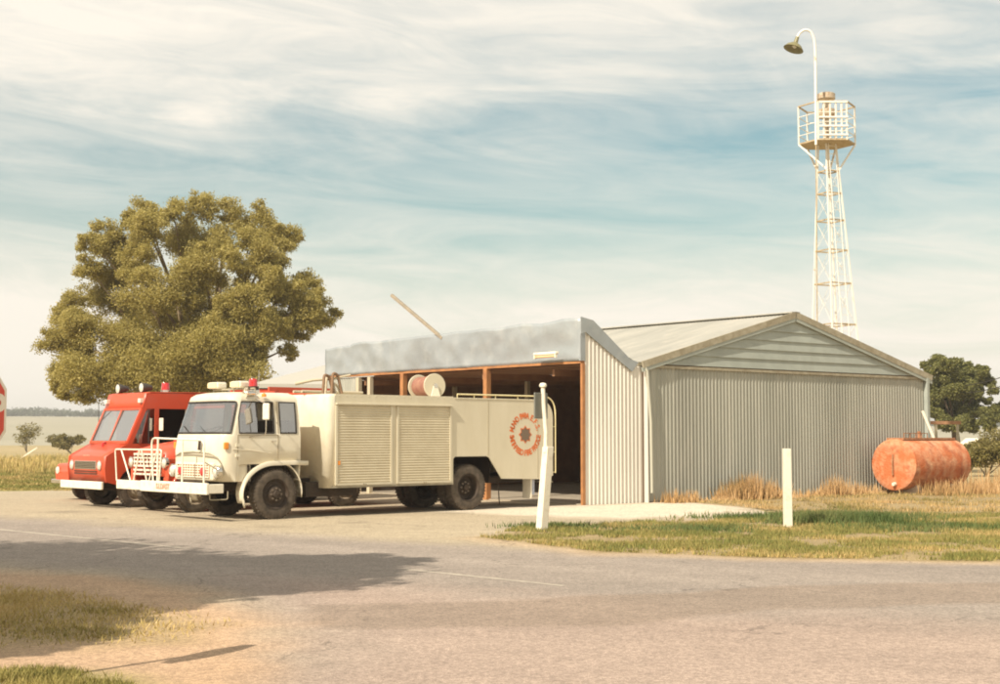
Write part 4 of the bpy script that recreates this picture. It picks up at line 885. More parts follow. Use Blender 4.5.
# wheel arch flare
def flare(par, cx, y_in, y_out, cz, r, a0, a1, m, tail=0, th=.035, name='wheel_arch'):
    b = MB(); n = 18; prof = []
    for k in range(n+1):
        t = R(a0+(a1-a0)*k/n); prof.append((cx+r*math.cos(t), cz+r*math.sin(t)))
    if tail: prof.append((cx+tail, cz+r*math.sin(R(a1))))
    vs = []
    for i, (x, z) in enumerate(prof):
        for (yy, dz) in ((y_in, 0), (y_out+.02, 0), (y_out, -.02), (y_out, -.08), (y_out+.025, -.08), (y_out+.03, -th)):
            rr = 1+dz/r; xx = cx+(x-cx)*rr if abs(x-cx) <= r+.01 else x; zz_ = cz+(z-cz)*rr; vs.append((xx, yy, zz_))
    fs = []
    k = 6
    for i in range(len(prof)-1):
        for j in range(k-1): fs.append((i*k+j, i*k+j+1, (i+1)*k+j+1, (i+1)*k+j))
    return b.add(vs, fs).build(name, m, par, smooth=50)
b = MB(); prof = []
for k in range(15): t = R(200-110*k/14); prof.append((-.04+.74*math.cos(t), .56+.62*math.sin(t)))
prof += [(.45, 1.185), (.78, 1.17)]
vs = []
for x, z in prof: vs += [(x, y0+.22, z), (x, y0-.03, z), (x*.985+.0, y0-.045, z-.03), (x*.985, y0-.04, z-.09), (x*.985, y0-.01, z-.09)]
fs = [(i*5+j, i*5+j+1, i*5+j+6, i*5+j+5) for i in range(len(prof)-1) for j in range(4)]
MB().add(vs, fs).build('wheel_arch', cream, bt, smooth=50, solid=.01)
vs2 = [(x, W-y, z) for x, y, z in vs]; MB().add(vs2, fs).build('wheel_arch', cream, bt, smooth=50, solid=.01)
prof = [(.10, 1.17)]+[(.02+.62*math.cos(R(60-70*k/8)), .55+.62*math.sin(R(60-70*k/8))) for k in range(9)]
vs = []
for x, z in prof: vs += [(x, y0+.25, z), (x, y0-.02, z), (x-.02, y0-.02, z-.02)]
MB().add(vs, [(i*3+j, i*3+j+1, i*3+j+4, i*3+j+3) for i in range(len(prof)-1) for j in range(2)]).build('mudguard', cream, bt, smooth=50, solid=.01)
# inner wheel well (dark) closing the cab side
MB().box(-.95, -.55, .12, .15, .78, 1.14).build('front_valance', cream, bt)
MB().box(-.62, .58, .26, .30, .78, 1.14).box(-.62, -.58, .09, .28, .7, 1.10).box(-.62, .58, .10, .3, 1.11, 1.15).build('wheel_well', dark, bt)
# front: grille
gl0, gl1 = .42, 1.70
fx = -1.29
MB().box(fx-.0, fx+.10, gl0-.12, gl1+.12, .80, 1.16).build('grille_panel', cream, bt, bevel=.04)
b = MB()
for k in range(13): y = gl0+.02+(gl1-gl0-.04)*k/12; b.box(fx-.022, fx-.004, y-.011, y+.011, .86, 1.12)
for k in range(6): z = .87+.25*k/5-.0; b.box(fx-.026, fx-.008, gl0, gl1, z-.010, z+.010)
b.build('grille', white, bt)
MB().box(fx-.004, fx-.001, gl0, gl1, .86, 1.12).build('grille_recess', mat('grille_shadow', (.42, .20, .08), .7), bt)
MB().box(fx-.006, fx+.02, .5, 1.62, .74, .795).build('lower_intake', dark, bt)
for y in (.20, W-.20):
    h = MB().lathe((-1.26, y, .98), (-1, 0, 0), [(-.05, .13), (.03, .13), (.045, .115), (.03, .105)], 24).build('headlight', chrome, bt, smooth=40)
    MB().lathe((-1.285, y, .98), (-1, 0, 0), [(0, .108), (.03, .08), (.045, .04), (.05, 0)], 20).build('lens', lampg, h, smooth=60)
for y in (.62, 1.50):
    MB().lathe((fx-.03, y, .98), (-1, 0, 0), [(-.02, .085), (.03, .085), (.05, .06), (.055, 0)], 18).build('red_lamp', redlens, bt, smooth=50)
for y in (y0+.02, y1-.02): MB().box(-1.19, -1.08, y-.03 if y < 1 else y-.02, y+.02 if y < 1 else y+.03, 1.42, 1.56).build('indicator', amber, bt, bevel=.02)
# badge-strip crease and coiled hose line on the front
MB().tube([(-1.215, .22, 1.26), (-1.275, .5, 1.34), (-1.30, W/2, 1.37), (-1.275, W-.5, 1.34), (-1.215, W-.22, 1.26)], .014, 6).build('front_crease', trim, bt, smooth=60)
MB().tube([(-1.31, .78, 1.62), (-1.33, .78, 1.40)], .03, 6).build('starter_handle', dark, bt)
# bumper and bull bar
bpy_b = [( -1.62, -.12), (-1.62, W+.28)]
MB().box(-1.66, -1.60, -.10, W+.46, .55, .77).box(-1.60, -1.28, -.10, -.05, .57, .75).box(-1.60, -1.28, W+.4, W+.45, .57, .75).build('bumper', white, bt, bevel=.012)
Mt = Matrix.Translation((-1.668, 1.62, .665)) @ Matrix.Rotation(-PI/2, 4, 'Z') @ Matrix.Rotation(PI/2, 4, 'X')
join_meshes([text_mesh('S.LDAST', .15, 't', None, bt, Mt)], 'lettering', mat('faded_red_lettering', (.66, .30, .20), .6), bt)
xb = -1.63
b = MB().tube(rpath([(xb, .06, .76), (xb, .06, 1.60), (xb, W+.06, 1.64), (xb, W-.04, .76)], .16), .019, 8)
b.tube([(xb, .90, .76), (xb, .90, 1.62)], .02, 6); b.tube([(xb, W-.22, .76), (xb, W-.22, 1.62)], .022, 6)
b.tube([(xb, .06, 1.18), (-1.25, .12, 1.0)], .016, 6)
b.build('bull_bar', white, bt, smooth=60)
MB().tube(rpath([(-1.5, .05, .55), (-1.5, .05, .44), (-1.1, .05, .44), (-1.1, .05, .6)], .04), .012, 5).build('cab_step', trim, bt)
# mirror
MB().tube(rpath([(-.62, y0, 1.66), (-.40, y0-.26, 1.70), (-.40, y0-.27, 2.32), (-.46, y0+.06, 2.42)], .08), .011, 6).build('mirror_arm', chrome, bt)
MB().box(-.43, -.38, y0-.38, y0-.16, 2.0, 2.33).build('mirror', white, bt, bevel=.03)
# roof equipment
b = MB().tube([(-.38, .25, 2.64), (-.38, W-.25, 2.64)], .018, 6)
for y in (.25, W/2, W-.25): b.tube([(-.38, y, 2.5), (-.38, y, 2.64)], .014, 6)
b.build('roof_rail', trim, bt)
def flood(y):
    o = MB().box(-.50, -.26, y-.20, y+.20, 2.665, 2.80).build('floodlight', white, bt, bevel=.035); MB().box(-.512, -.502, y-.17, y+.17, 2.68, 2.785).build('lens', mat('warm_lens', (.75, .62, .36), .2), o)
flood(1.72); flood(.83)
def beacon(par, x, y, z, s=1.0, base=None):
    o = MB().lathe((x, y, z), (0, 0, 1), [(0, 0), (0, .10*s), (.06*s, .10*s), (.07*s, .07*s)], 16).build('beacon', base or chrome, par, smooth=40)
    MB().lathe((x, y, z+.06*s), (0, 0, 1), [(0, .085*s), (.12*s, .082*s), (.15*s, .07*s), (.155*s, 0)], 16).build('dome', redlens, o, smooth=60)
MB().box(-.40, -.20, .35, .55, 2.52, 2.62).build('beacon_bracket', chrome, bt, bevel=.02)
beacon(bt, -.30, .45, 2.62, 1.05, dark)
MB().tube([(-.2, .4, 2.5), (-.2, .4, 3.02)], .008, 5).build('antenna', chrome, bt)
MB().lathe((-.42, .20, 2.53), (-1, 0, 0), [(0, .03), (.02, .05), (.16, .06), (.22, .10), (.225, .09), (.1, .04)], 14).build('horn', chrome, bt, smooth=50)
MB().lathe((-.25, .12, 2.47), (0, 0, 1), [(0, .05), (.05, .05), (.08, 0)], 12).build('marker_lamp', amber, bt, smooth=50)
# rear body
BX0 = 1.22; BX1 = 7.72; BT = 2.56; by0 = -.02; by1 = W+.02
def rbox_outline():
    o = []
    r = .16
    for k in range(6): t = R(90*k/5); o.append((BX0+r-r*math.sin(t), by0+r-r*math.cos(t)))
    for k in range(6): t = R(90*k/5); o.append((BX0+r-r*math.cos(t), by1-r+r*math.sin(t)))
    return o
fo = rbox_outline(); fo = [(BX0+.19, by0)]+fo+[(BX0+.19, by1)]
vs = [(x, y, .60) for x, y in fo]+[(x, y, BT-.06) for x, y in fo]+[(x+.03 if x < BX0+.1 else x, min(max(y, by0+.03), by1-.03), BT) for x, y in fo]; k = len(fo)
MB().add(vs, [(i+k*a, i+1+k*a, i+1+k*(a+1), i+k*(a+1)) for a in (0, 1) for i in range(k-1)]).build('body_front', cream, bt, smooth=40, solid=.02)
# side panels: outline with wheel arch & rounded rear top
def side_poly():
    p = [(BX0+.19, .60), (4.62, .60), (4.62, 1.17), (4.68, 1.22), (5.62, 1.22), (5.70, 1.18), (6.08, .70), (7.35, .66), (BX1, .74)]
    r = .42
    for k in range(8): t = R(90*k/7); p.append((BX1-r+r*math.cos(t), BT-.02-r+r*math.sin(t)))
    p += [(4.62, BT-.02), (4.62, BT), (BX0+.19, BT)]
    return p
for ya, yb in ((by0, by0+.03), (by1-.03, by1)):
    MB().prism(side_poly(), 'y', ya, yb).build('side_panel', beige, bt)
# rear skin + top deck + floor
r = .42; rp = [(BX1-.002, .74), (BX1-.002, BT-.02-r)]+[(BX1-r+(r-.002)*math.cos(R(90*k/7)), BT-.02-r+(r-.002)*math.sin(R(90*k/7))) for k in range(8)]+[(BX0+.1, BT-.022)]
vs = [(x, by0+.031, z) for x, z in rp]+[(x, by1-.031, z) for x, z in rp]; k = len(rp)
MB().add(vs, [(i, i+1, i+1+k, i+k) for i in range(k-1)]).build('rear_and_top', beige, bt, smooth=50)
MB().box(BX0+.1, 4.6, .05, W-.05, .62, .66).box(6.1, BX1-.05, .05, W-.05, .72, .76).box(4.6, 4.64, .03, W-.03, .62, 1.25).box(4.6, 6.0, .03, W-.03, 1.2, 1.24).box(6.05, 6.09, .4, W-.4, .6, 1.2).build('body_floor', dark, bt)
# roller shutters
def shutter(x0, x1):
    n = 29; z0, z1 = .70, 2.31; b = MB(); vs = []
    for k in range(n*4+1):
        t = k/4; z = z0+(z1-z0)*t/n; dy = .016*abs(math.sin(PI*t)); vs += [(x0, by0-.004-dy, z), (x1, by0-.004-dy, z)]
    o = b.add(vs, [(2*i, 2*i+1, 2*i+3, 2*i+2) for i in range(n*4)]).build('roller_shutter', mat('shutter_paint', (.63, .56, .40), .5, c2=(.56, .49, .34), scale=3), bt, smooth=50)
    MB().box(x0, x1, by0-.028, by0-.003, z0-.045, z0-.002).build('bottom_rail', beige, o)
    MB().box((x0+x1)/2-.04, (x0+x1)/2+.04, by0-.045, by0-.028, z0-.04, z0-.015).build('latch', chrome, o)
shutter(1.45, 2.84); shutter(3.06, 4.50)
for x in (1.425, 2.865, 3.035, 4.525): MB().box(x-.025, x+.025, by0-.03, by0-.001, .66, 2.32).build('shutter_guide', beige, bt)
MB().box(1.40, 4.56, by0-.07, by0-.001, 2.335, 2.37).build('drip_rail', beige, bt, bevel=.006)
MB().box(BX0+.25, BX0+.30, by0-.03, by0, 1.08, 1.16).build('marker_lamp', amber, bt)
MB().box(1.3, 4.6, by0-.012, by0-.001, .60, .635).build('sill_trim', trim, bt)
b = MB()
for x in (5.66, 7.22): b.box(x-.006, x+.006, by0-.006, by0-.001, 1.24 if x < 6 else .70, BT-.06)
b.box(4.66, 7.3, by0-.008, by0-.001, BT-.062, BT-.048)
b.build('panel_seam', mat('seam_tan', (.42, .36, .24), .7), bt)  # joint lines, a little darker than the body paint
b = MB()
for q in range(32): b.lathe((1.5+.19*q, by0-.001, BT-.04), (0, -1, 0), [(0, .012), (.006, .008), (.008, 0)], 6)
for z in [1.3+.12*q for q in range(10)]: b.lathe((5.62, by0-.001, z), (0, -1, 0), [(0, .010), (.006, 0)], 6)
b.build('rivets', beige, bt)
# hand rail
b = MB(); zr = BT+.055
pr = rpath([(4.75, by0+.02, zr), (7.82, by0+.02, zr), (7.82, by0+.02, .80)], .42, 8); b.tube(pr, .018, 8)
for x in (4.75, 5.25, 5.9, 6.6, 7.2): b.tube([(x, by0+.02, BT-.03), (x, by0+.02, zr)], .012, 6)
for z in (.82, 1.3, 1.9): b.tube([(BX1-.02, by0+.02, z), (7.82, by0+.02, z)], .012, 6)
b.build('hand_rail', mat('cream_rail', (.72, .62, .34), .4), bt, smooth=60)
MB().box(BX1, BX1+.30, .3, W-.3, .56, .60).build('rear_step', trim, bt)
MB().box(7.05, 7.09, .04, .32, .22, .68).build('mud_flap', white, bt); MB().tube([(7.25, .2, .30), (7.25, .2, .68)], .055, 10).build('suction_pipe', mat('blue_white_pipe', (.45, .5, .6), .4), bt, smooth=60)
MB().tube([(6.25, .25, .10), (6.2, .25, .66)], .014, 6).build('drain_pipe', dark, bt)
# circular emblem
ex, ez = 6.82, 1.71
ms = []; RT = .435
def arc_text(s, a_mid, span, top):
    n = len(s)
    for i, ch in enumerate(s):
        if ch == ' ': continue
        f = (i+.5)/n-.5
        a = R(a_mid-f*span) if top else R(a_mid+f*span)
        rot = (a-PI/2) if top else (a+PI/2)
        Mx = Matrix.Translation((ex+RT*math.cos(a), by0-.003, ez+RT*math.sin(a))) @ Matrix.Rotation(PI/2, 4, 'X') @ Matrix.Rotation(rot, 4, 'Z') @ Matrix.Scale(.82, 4, (1, 0, 0))
        ms.append(text_mesh(ch, .185, 't', None, bt, Mx, .001))
arc_text('MUNNO PARA E.F.S.', 90, 158, True); arc_text('SMITHFIELD FIRE BRIGADE', 270, 176, False)
join_meshes(ms, 'lettering', mat('orange_lettering', (.66, .15, .03), .5), bt)
st = []; 
for k in range(16): a = R(22.5*k); rr = .215 if k % 2 == 0 else .155; st.append((ex+rr*math.cos(a), ez+rr*math.sin(a)))
e = MB().prism(st, 'y', by0-.003, by0-.0005).build('emblem_star', mat('orange_lettering', (0, 0, 0)), bt)
st = [(ex+(x-ex)*.84, ez+(z-ez)*.84) for x, z in st]; MB().prism(st, 'y', by0-.006, by0-.0035).build('star_centre', mat('star_brown', (.17, .12, .08), .6), e)
# hose reel on top
hr = bpy.data.objects.new('hose_reel', None); col.objects.link(hr); hr.parent = bt; hr.location = (4.27, .22, BT+.24); hr.rotation_euler = (0, 0, -R(12))
for y in (.0, .78): MB().lathe((0, y, 0), (0, 1, 0), [(-.012, 0), (-.012, .265), (.0, .275), (.012, .265), (.012, 0)], 32).build('flange', mat('reel_beige', (.56, .50, .36), .5), hr, smooth=40)
pr = [(.02, .1)]; k = 0
b = MB()
for k in range(11): b.lathe((0, .06+.066*k, 0), (0, 1, 0), [(-.032+.064*j/6, .19+.03*math.sin(PI*j/6)) for j in range(7)], 28)
b.build('hose', mat('red_hose', (.24, .09, .06), .7, c2=(.32, .16, .10), scale=6), hr, smooth=50)
MB().prism([(-.12, -.26), (.12, -.26), (.04, .03), (-.04, .03)], 'y', -.06, -.03).build('bracket', white, hr); MB().prism([(-.12, -.26), (.12, -.26), (.04, .03), (-.04, .03)], 'y', .82, .85).build('bracket', white, hr)
MB().lathe((0, -.065, 0), (0, 1, 0), [(0, 0), (0, .05), (.04, .05)], 12).build('hub', chrome, hr)
# ladder lying on the cab-side gallery, canvas roll
ld_ = empty('roof_ladder', bt.matrix_basis @ Vector((1.25, 1.0, BT+.02)), AX, 'pale pole ladder lying across the front of the cream truck body', 'ladder')
for y in (-.0, .32): MB().tube([(0, y, .05), (1.6, y, .05)], .03, 8).build('rail', postm, ld_)
for x in (.2, .5, .8, 1.1, 1.4): MB().tube([(x, 0, .05), (x, .32, .05)], .016, 6).build('rung', postm, ld_)
cv = empty('hose_bundle', bt.matrix_basis @ Vector((1.6, .35, BT)), AX, 'tied pale canvas hose and nozzle bundled on top of the cream truck body', 'hose')
for k, (dx, dy, hgt, mm) in enumerate(((-.10, .05, .42, 0), (.02, .14, .36, 1), (.10, .02, .46, 0), (.18, .16, .24, 1))):
    MB().tube(rpath([(dx-.12, dy, .0), (dx-.06, dy+.04, hgt), (dx+.08, dy+.06, hgt*.9), (dx+.16, dy+.02, .02)], .08, 4), .032, 7).build('hose', mat('canvas', (.62, .54, .40), .9, c2=(.45, .37, .25), scale=8) if mm else mat('brown_hose', (.22, .13, .07), .8), cv, smooth=60)
MB().tube([(-.62, .5, .22), (-.3, .3, .30), (.05, .15, .33), (.42, -.05, .42)], .035, 8, .02).build('branch_pipe', postm, cv, smooth=60)

# === red bonneted truck ===
def bonnet_truck(loc, label, name, bar=True):
    t = empty(name, Vector(loc)-Vector((.743, .669, 0))*.17, AX, label, 'fire truck')
    Wt = 1.95
    for x in (.17, 4.17):
        wheel(t, x, .14, .45, .22, -1, dullrim, .03); wheel(t, x, Wt-.14, .45, .22, 1, dullrim, .03)
    MB().box(-.5, 5.6, .5, .6, .5, .68).box(-.5, 5.6, Wt-.6, Wt-.5, .5, .68).tube([(0, .2, .45), (0, Wt-.2, .45)], .06).tube([(4, .2, .45), (4, Wt-.2, .45)], .08).box(.4, 1.8, .1, .45, .4, .7).build('chassis', dark, t)
    # bonnet: loft along x
    secs = [(-.50, 1.34, .30, .55), (-.42, 1.42, .24, .50), (-.1, 1.50, .20, .50), (.45, 1.58, .14, .5), (.75, 1.63, .10, .5)]
    vs = []; k = 0
    for (x, zt, y0_, zb) in secs:
        row = [(x, y0_, zb+.25), (x, y0_-.02, zb+.45), (x, y0_, zt-.22), (x, y0_+.06, zt-.08), (x, y0_+.2, zt-.02), (x, Wt/2, zt+.03), (x, Wt-y0_-.2, zt-.02), (x, Wt-y0_-.06, zt-.08), (x, Wt-y0_, zt-.22), (x, Wt-y0_+.02, zb+.45), (x, Wt-y0_, zb+.25)]
        vs += row; k = len(row)
    fs = [(i*k+j, i*k+j+1, (i+1)*k+j+1, (i+1)*k+j) for i in range(len(secs)-1) for j in range(k-1)]; fs.append(tuple(range(k)))
    MB().add(vs, fs).build('bonnet', red, t, smooth=50, solid=.01)
    for y in (.02, Wt-.30):
        b = MB(); prof = [(-.46, .62)]+[(.17+.60*math.cos(R(170-160*q/10)), .48+.56*math.sin(R(170-160*q/10))) for q in range(11)]+[(.84, .6)]
        vs = []
        for x, z in prof: vs += [(x, y, z-.04), (x, y+.02, z), (x, y+.26, z), (x, y+.28, z-.04)]
        b.add(vs, [(i*4+j, i*4+j+1, i*4+j+5, i*4+j+4) for i in range(len(prof)-1) for j in range(3)]); b.build('mudguard', red, t, smooth=60, solid=.012)
    MB().box(-.50, -.45, .3, Wt-.3, .80, 1.30).box(-.47, -.2, .10, .35, .66, 1.2).box(-.47, -.2, Wt-.35, Wt-.10, .66, 1.2).build('front_panel', red, t, bevel=.03)
    b = MB()
    for z in (.84, .93, 1.02, 1.11, 1.20, 1.28): b.box(-.535, -.505, .36, Wt-.36, z-.018, z+.018)
    for q in range(9): y = .38+(Wt-.76)*q/8; b.box(-.53, -.51, y-.012, y+.012, 1.0, 1.28)
    b.build('grille', white, t)
    for y in (.22, Wt-.22):
        h = MB().lathe((-.50, y, 1.10), (-1, 0, 0), [(-.05, .12), (.03, .12), (.04, .10), (.02, .095)], 20).build('headlight', chrome, t, smooth=40); MB().lathe((-.52, y, 1.10), (-1, 0, 0), [(0, .1), (.03, .07), (.04, 0)], 16).build('lens', lampg, h, smooth=60)
    MB().box(-.72, -.66, -.08, Wt+.08, .50, .70).box(-.66, -.4, .5, .56, .54, .66).box(-.66, -.4, Wt-.56, Wt-.5, .54, .66).build('bumper', white, t, bevel=.012)
    if bar:
        x = -.70; b = MB().tube(rpath([(x, Wt+.10, .68), (x, Wt+.20, 1.38), (x, .0, 1.38), (x, .10, .68)], .08), .018, 8)
        for a, c in ((Wt-.1, Wt-.55), (Wt-.95, Wt-.70), (.9, .65), (.2, .55)): b.tube([(x, a+0, 1.37) if a > 1 else (x, a, 1.37), (x, c, .70)], .018, 6)
        b.build('bull_bar', white, t, smooth=60)
    # cab
    MB().prism([(.62, .7), (2.0, .7), (2.0, 2.28), (1.92, 2.36), (1.12, 2.36), (1.0, 2.28), (.84, 1.66), (.62, 1.60)], 'y', .06, .10).build('door_side', red, t)
    MB().prism([(.62, .7), (2.0, .7), (2.0, 2.28), (1.92, 2.36), (1.12, 2.36), (1.0, 2.28), (.84, 1.66), (.62, 1.60)], 'y', Wt-.10, Wt-.06).build('door_side', red, t)
    for y in (.052, Wt-.058): MB().prism([(1.0, 1.66), (1.85, 1.66), (1.85, 2.2), (1.14, 2.2)], 'y', y, y+.006).build('door_window', mat('dim_glass', (.10, .10, .09), .1), t)
    MB().box(1.1, 2.0, .1, Wt-.1, 2.30, 2.36).box(1.96, 2.0, .1, Wt-.1, .7, 2.3).box(.62, .85, .1, Wt-.1, 1.55, 1.62).build('cab_roof', red, t, bevel=.02)
    MB().add([(.84, .1, 1.62), (.84, Wt-.1, 1.62), (1.04, Wt-.1, 2.3), (1.04, .1, 2.3)], [(0, 1, 2, 3)]).build('windscreen', gla, t)
    MB().box(2.1, 5.9, .0, Wt, .75, 2.22).build('body', red, t, bevel=.04)
    MB().box(2.0, 3.75, .02, .08, 2.70, 2.80).box(2.0, 3.75, Wt-.3, Wt-.24, 2.70, 2.80).box(2.2, 2.26, .02, Wt-.24, 2.2, 2.72).box(3.4, 3.46, .02, Wt-.24, 2.2, 2.72).build('ladder_rack', red, t)
    MB().box(2.2, 5.8, -.02, -.001, 1.4, 1.5).build('body_stripe', white, t)
    return t
bonnet_truck((-6.62, 30.75, 0), 'red bonneted fire truck with white bull bar between the van and cream truck', 'red_fire_truck')

# === red van ===
vn = empty('red_fire_van', (-8.48, 32.9, 0), AX, 'boxy red walk-in fire van with open side door and white bumper', 'fire van')
WV = 1.95
for x in (0, 3.6):
    wheel(vn, x, .13, .42, .22, -1, dullrim, .03); wheel(vn, x, WV-.13, .42, .22, 1, dullrim, .03)
MB().box(-.6, 5.6, .5, .6, .45, .62).box(-.6, 5.6, WV-.6, WV-.5, .45, .62).tube([(0, .2, .42), (0, WV-.2, .42)], .06).tube([(3.6, .2, .42), (3.6, WV-.2, .42)], .08).build('chassis', dark, vn)
HX = -.80       # nose
VT = 2.69; VE = 5.9
# side profile points
wsb = (-.27, 1.50); wst = (.10, 2.32); rft = (.20, VT)
nose = [(HX, .62), (HX-.03, .95), (HX, 1.20), (HX+.10, 1.27), wsb]
def arch(cx, r=.52, n=8, z=.5): return [(cx-r*math.cos(R(180*k/n)), .45+r*math.sin(R(180*k/n))) for k in range(n+1)]
lower = [(HX, .62), (HX-.03, .95), (HX, 1.20), (HX+.10, 1.27), wsb, (.30, 1.50)]
# lower front side wing (both sides) with wheel arch
def vside(y):
    d = .03 if y < 1 else -.03
    ya, yb = sorted((y, y+d))
    b = MB()
    pw = [(HX, .62), (HX-.03, .95), (HX, 1.20), (HX+.10, 1.27), wsb, (.75, 1.50), (.75, .52)]+arch(0)[::-1][0:]
    pw = [(HX, .62), (HX-.03, .95), (HX, 1.20), (HX+.10, 1.27), wsb, (.75, 1.50), (.75, .52)]+[(.5*math.cos(R(8+164*k/10)), .47+.5*math.sin(R(8+164*k/10))) for k in range(11)]
    b.prism(pw, 'y', ya, yb)
    b.build('front_wing', red, vn)
    # A-pillar, top band, B pillar, rear panel
    MB().prism([wsb, (-.15, 1.50), (.21, 2.32), wst], 'y', ya, yb).build('front_pillar', red, vn)
    MB().prism([wst, (.21, 2.32), (2.1, 2.32), (2.1, VT), rft], 'y', ya, yb).build('roof_band', red, vn)
    MB().prism([(.42, 1.50), (.53, 1.50), (.53, 2.32), (.42, 2.32)], 'y', ya, yb).build('door_post', red, vn)
    MB().prism([(1.70, .52), (3.05, .52)]+[(3.6-.55*math.cos(R(180*k/10)), .47+.53*math.sin(R(180*k/10))) for k in range(11)]+[(VE, .52), (VE, VT), (2.1, VT), (2.1, 2.32), (1.70, 2.32)], 'y', ya, yb).build('side_panel', red, vn)
vside(0); vside(WV)
# quarter glass
for y in (.012, WV-.016): MB().add([(-.15, y, 1.52), (.42, y, 1.52), (.42, y, 2.31), (.21, y, 2.31)], [(0, 1, 2, 3)]).build('quarter_window', gla, vn)
MB().tube([(.27, -.002, 1.5), (.27, -.002, 2.3)], .012, 5).build('window_bar', black, vn)
# skin across: nose, bonnet, windscreen frame, forehead, roof, rear
b = MB(); prof = [(HX, .62), (HX-.03, .95), (HX, 1.20), (HX+.10, 1.27), wsb]
def crossskin(prof, name, m, ya=.03, yb=WV-.03, sol=.02, crown=.03):
    vs = []; ny = 8
    for x, z in prof:
        for j in range(ny+1): t = j/ny; vs.append((x-crown*math.sin(PI*t), ya+(yb-ya)*t, z+crown*.5*math.sin(PI*t)))
    k = ny+1; fs = [(i*k+j, i*k+j+1, (i+1)*k+j+1, (i+1)*k+j) for i in range(len(prof)-1) for j in range(ny)]
    return MB().add(vs, fs).build(name, m, vn, smooth=40, solid=sol)
crossskin([(HX+.02, .60), (HX-.02, .95), (HX+.01, 1.20), (HX+.10, 1.262), wsb], 'bonnet', red)
crossskin([wst, (.15, 2.52), rft, (.32, VT+.03), (2, VT+.04), (VE, VT+.03)], 'roof', red, .0, WV, .02, .0)
MB().box(VE-.03, VE, .03, WV-.03, .52, VT).build('rear_panel', red, vn)
# windscreen panes in a V divided by a post
for ya, yb in ((.08, WV/2-.03), (WV/2+.03, WV-.08)):
    g = MB().add([(wsb[0]+.03, ya, wsb[1]+.06), (wsb[0]+.03, yb, wsb[1]+.06), (wst[0]-.01, yb, wst[1]-.02), (wst[0]-.01, ya, wst[1]-.02)], [(0, 1, 2, 3)]).build('windscreen', glass('sky_reflecting_glass', (.7, .74, .72), .52), vn)
    q = [Vector(v.co) for v in g.data.vertices]; ring_frame(g, [x+Vector((-.005, 0, 0)) for x in q], .014, mat('grey_rubber', (.18, .15, .12), .6))
MB().bar((wsb[0]+.02, WV/2, wsb[1]+.02), (wst[0]-.02, WV/2, wst[1]), .06, .03).build('centre_post', red, vn)
MB().bar((wsb[0]+.0, .05, wsb[1]+.03), (wsb[0], WV-.05, wsb[1]+.03), .06, .06).bar((wst[0]-.0, .03, wst[1]), (wst[0], WV-.03, wst[1]), .06, .05).build('windscreen_frame', red, vn)
for y in (.05, WV-.05): MB().bar((wsb[0], y, wsb[1]), (wst[0], y, wst[1]), .06, .05).build('windscreen_frame', red, vn)
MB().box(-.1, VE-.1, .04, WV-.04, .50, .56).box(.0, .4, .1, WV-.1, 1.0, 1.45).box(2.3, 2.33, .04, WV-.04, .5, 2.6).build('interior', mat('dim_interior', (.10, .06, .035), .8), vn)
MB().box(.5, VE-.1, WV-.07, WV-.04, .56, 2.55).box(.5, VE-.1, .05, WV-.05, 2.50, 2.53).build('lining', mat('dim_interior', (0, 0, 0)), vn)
MB().box(1.05, 1.5, 1.1, 1.7, .9, 1.15).box(1.45, 1.58, 1.1, 1.7, 1.1, 1.8).box(1.05, 1.5, .2, .7, .9, 1.15).box(1.45, 1.58, .2, .7, 1.1, 1.8).build('seat', seatm, vn, bevel=.03)
MB().bar((1.25, .03, .6), (1.25, .03, 2.35), .03).build('grab_rail', postm, vn)
for y in (.62, 1.5): pass
# nose details
b = MB().box(HX-.052, HX-.030, .42, WV-.42, .90, 1.10); b.build('grille_surround', chrome, vn, bevel=.008)
b = MB()
for z in (.93, .965, 1.0, 1.035, 1.07): b.box(HX-.062, HX-.053, .45, WV-.45, z-.006, z+.006)
b.build('grille', chrome, vn); MB().box(HX-.0535, HX-.0525, .45, WV-.45, .915, 1.085).build('grille_recess', dark, vn)
for z in (.80, .855): MB().box(HX-.045, HX-.025, .4, WV-.4, z-.012, z+.012).build('vent_slot', dark, vn)
for y in (.26, WV-.26):
    h = MB().lathe((HX-.01, y, 1.0), (-1, 0, 0), [(-.03, .115), (.04, .115), (.05, .1), (.03, .09)], 20).build('headlight', chrome, vn, smooth=40); MB().lathe((HX-.035, y, 1.0), (-1, 0, 0), [(0, .098), (.03, .07), (.045, 0)], 16).build('lens', lampg, h, smooth=60)
MB().box(HX-.02, HX+.06, .8, 1.15, 1.21, 1.235).build('badge', chrome, vn)
MB().tube([(-.45, .9, 1.40), (-.45, .9, 1.50), (-.35, .95, 1.52)], .03, 6).build('bonnet_lamp', redlens, vn)
MB().box(HX-.16, HX-.10, -.10, WV+.10, .45, .63).box(HX-.1, HX+.1, .5, .56, .46, .6).box(HX-.1, HX+.1, WV-.56, WV-.5, .46, .6).build('bumper', white, vn, bevel=.015)
MB().box(.44, .47, -.34, -.16, 1.80, 2.10).build('mirror', white, vn, bevel=.02); MB().tube([(.455, -.17, 1.92), (.46, .0, 1.92)], .012, 6).build('mirror_arm', chrome, vn)
MB().box(.0, .08, -.03, .0, 1.50, 1.72).build('side_lamp', chrome, vn)
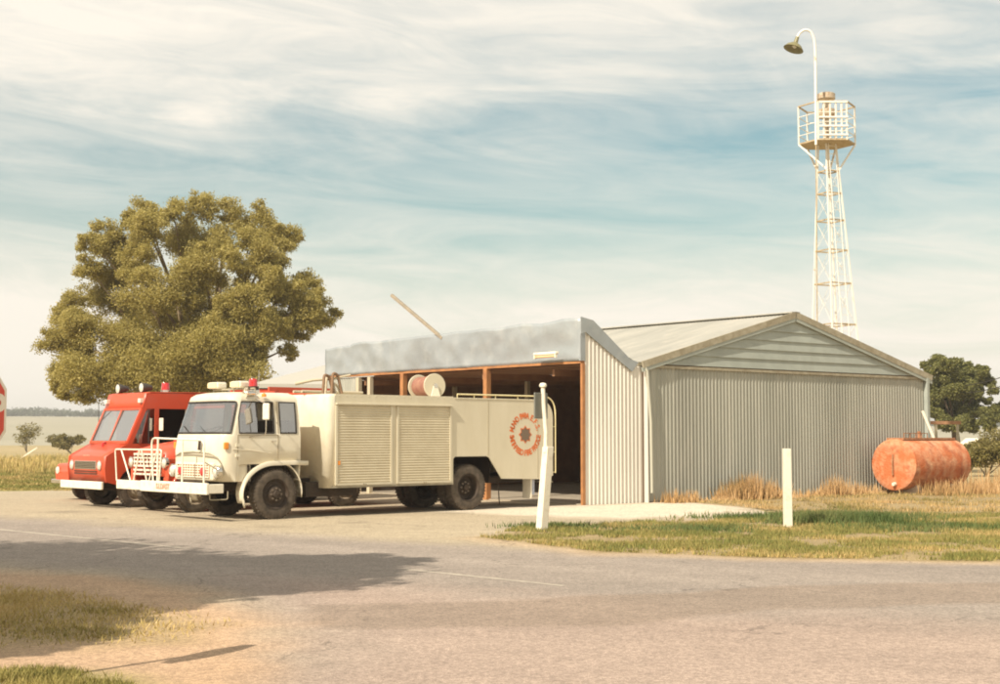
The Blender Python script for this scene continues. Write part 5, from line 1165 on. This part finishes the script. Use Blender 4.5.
for y in (.45, 1.65):
    o = MB().lathe((.36, y, VT+.14), (-1, 0, 0), [(-.2, 0), (-.2, .06), (-.05, .10), (.06, .12), (.08, .11)], 18).build('roof_spotlight', mat('dark_housing', (.06, .05, .04), .5), vn, smooth=40)
    MB().lathe((.32, y, VT+.14), (-1, 0, 0), [(.035, .108), (.05, .05), (.055, 0)], 16).build('lens', lampg, o, smooth=60); MB().box(.32, .40, y-.02, y+.02, VT, VT+.06).build('bracket', dark, o)
beacon(vn, .85, .30, VT+.02, 1.15)
for y in (.12, WV-.12): MB().box(.06, .16, y-.06, y+.06, 2.46, 2.56).build('marker_lamp', white, vn, bevel=.01)
MB().tube([(-.05, WV-.02, 1.5), (-.05, WV+.02, 2.6)], .009, 5).build('whip_antenna', black, vn)
# further red vehicle, mostly hidden beyond the van
rc_ = empty('red_car', (-10.10, 36.4, 0), AX, 'low red car whose front just shows beyond the red van', 'car')
MB().prism([(-.75, .45), (-.78, .75), (-.7, .95), (.3, 1.02), (.9, 1.40), (2.2, 1.42), (2.8, 1.0), (3.4, .95), (3.45, .45)], 'y', 0, 1.6).build('body', red, rc_, bevel=.05)
MB().box(-.86, -.80, -.03, 1.63, .45, .55).build('bumper', chrome, rc_, bevel=.02)
MB().prism([(.45, 1.04), (1.5, 1.04), (1.5, 1.36), (.92, 1.36)], 'y', -.006, 1.606).build('window', dark, rc_)
for y in (.2, 1.4): MB().lathe((-.78, y, .78), (-1, 0, 0), [(0, .1), (.02, .09), (.03, 0)], 16).build('headlight', lampg, rc_)
for x in (0, 2.7):
    for y in (.1, 1.5): MB().lathe((x, y, .31), (0, 1, 0), [(-.09, 0), (-.09, .3), (-.06, .31), (.06, .31), (.09, .3), (.09, 0)], 20).build('wheel', rubber, rc_, smooth=50)
# leaning white rail in the paddock
o = MB().bar((0, 0, 0), (1.3, 0, .85), .09).build('fallen_rail', white, None); q = G(18, 449.5); o.location = (A(18, 449, 95).x, 95, .6); 
o.data.transform(Matrix.Translation((0, 0, 0))); tag(o, 'pale broken rail leaning in the paddock beside the stop sign', 'rail')
o.location.z = 0.0

# hazy air: one closed box round everything below the sky
hz = MB().box(-1600, 1600, -100, 3100, -1.0, 24).build('haze', mat('x_haze', (1, 1, 1)), None); tag(hz, kind='stuff'); hz['label'] = 'thin pale afternoon haze lying over the far paddocks and hills'; hz['category'] = 'haze'
hm = bpy.data.materials.new('haze_air'); hm.use_nodes = True; t = hm.node_tree; t.nodes.clear(); o_ = t.nodes.new('ShaderNodeOutputMaterial'); pv = t.nodes.new('ShaderNodeVolumePrincipled')
pv.inputs['Color'].default_value = (.93, .93, .90, 1); pv.inputs['Density'].default_value = .00055; pv.inputs['Anisotropy'].default_value = .2; t.links.new(pv.outputs[0], o_.inputs['Volume'])
hz.data.materials.clear(); hz.data.materials.append(hm)
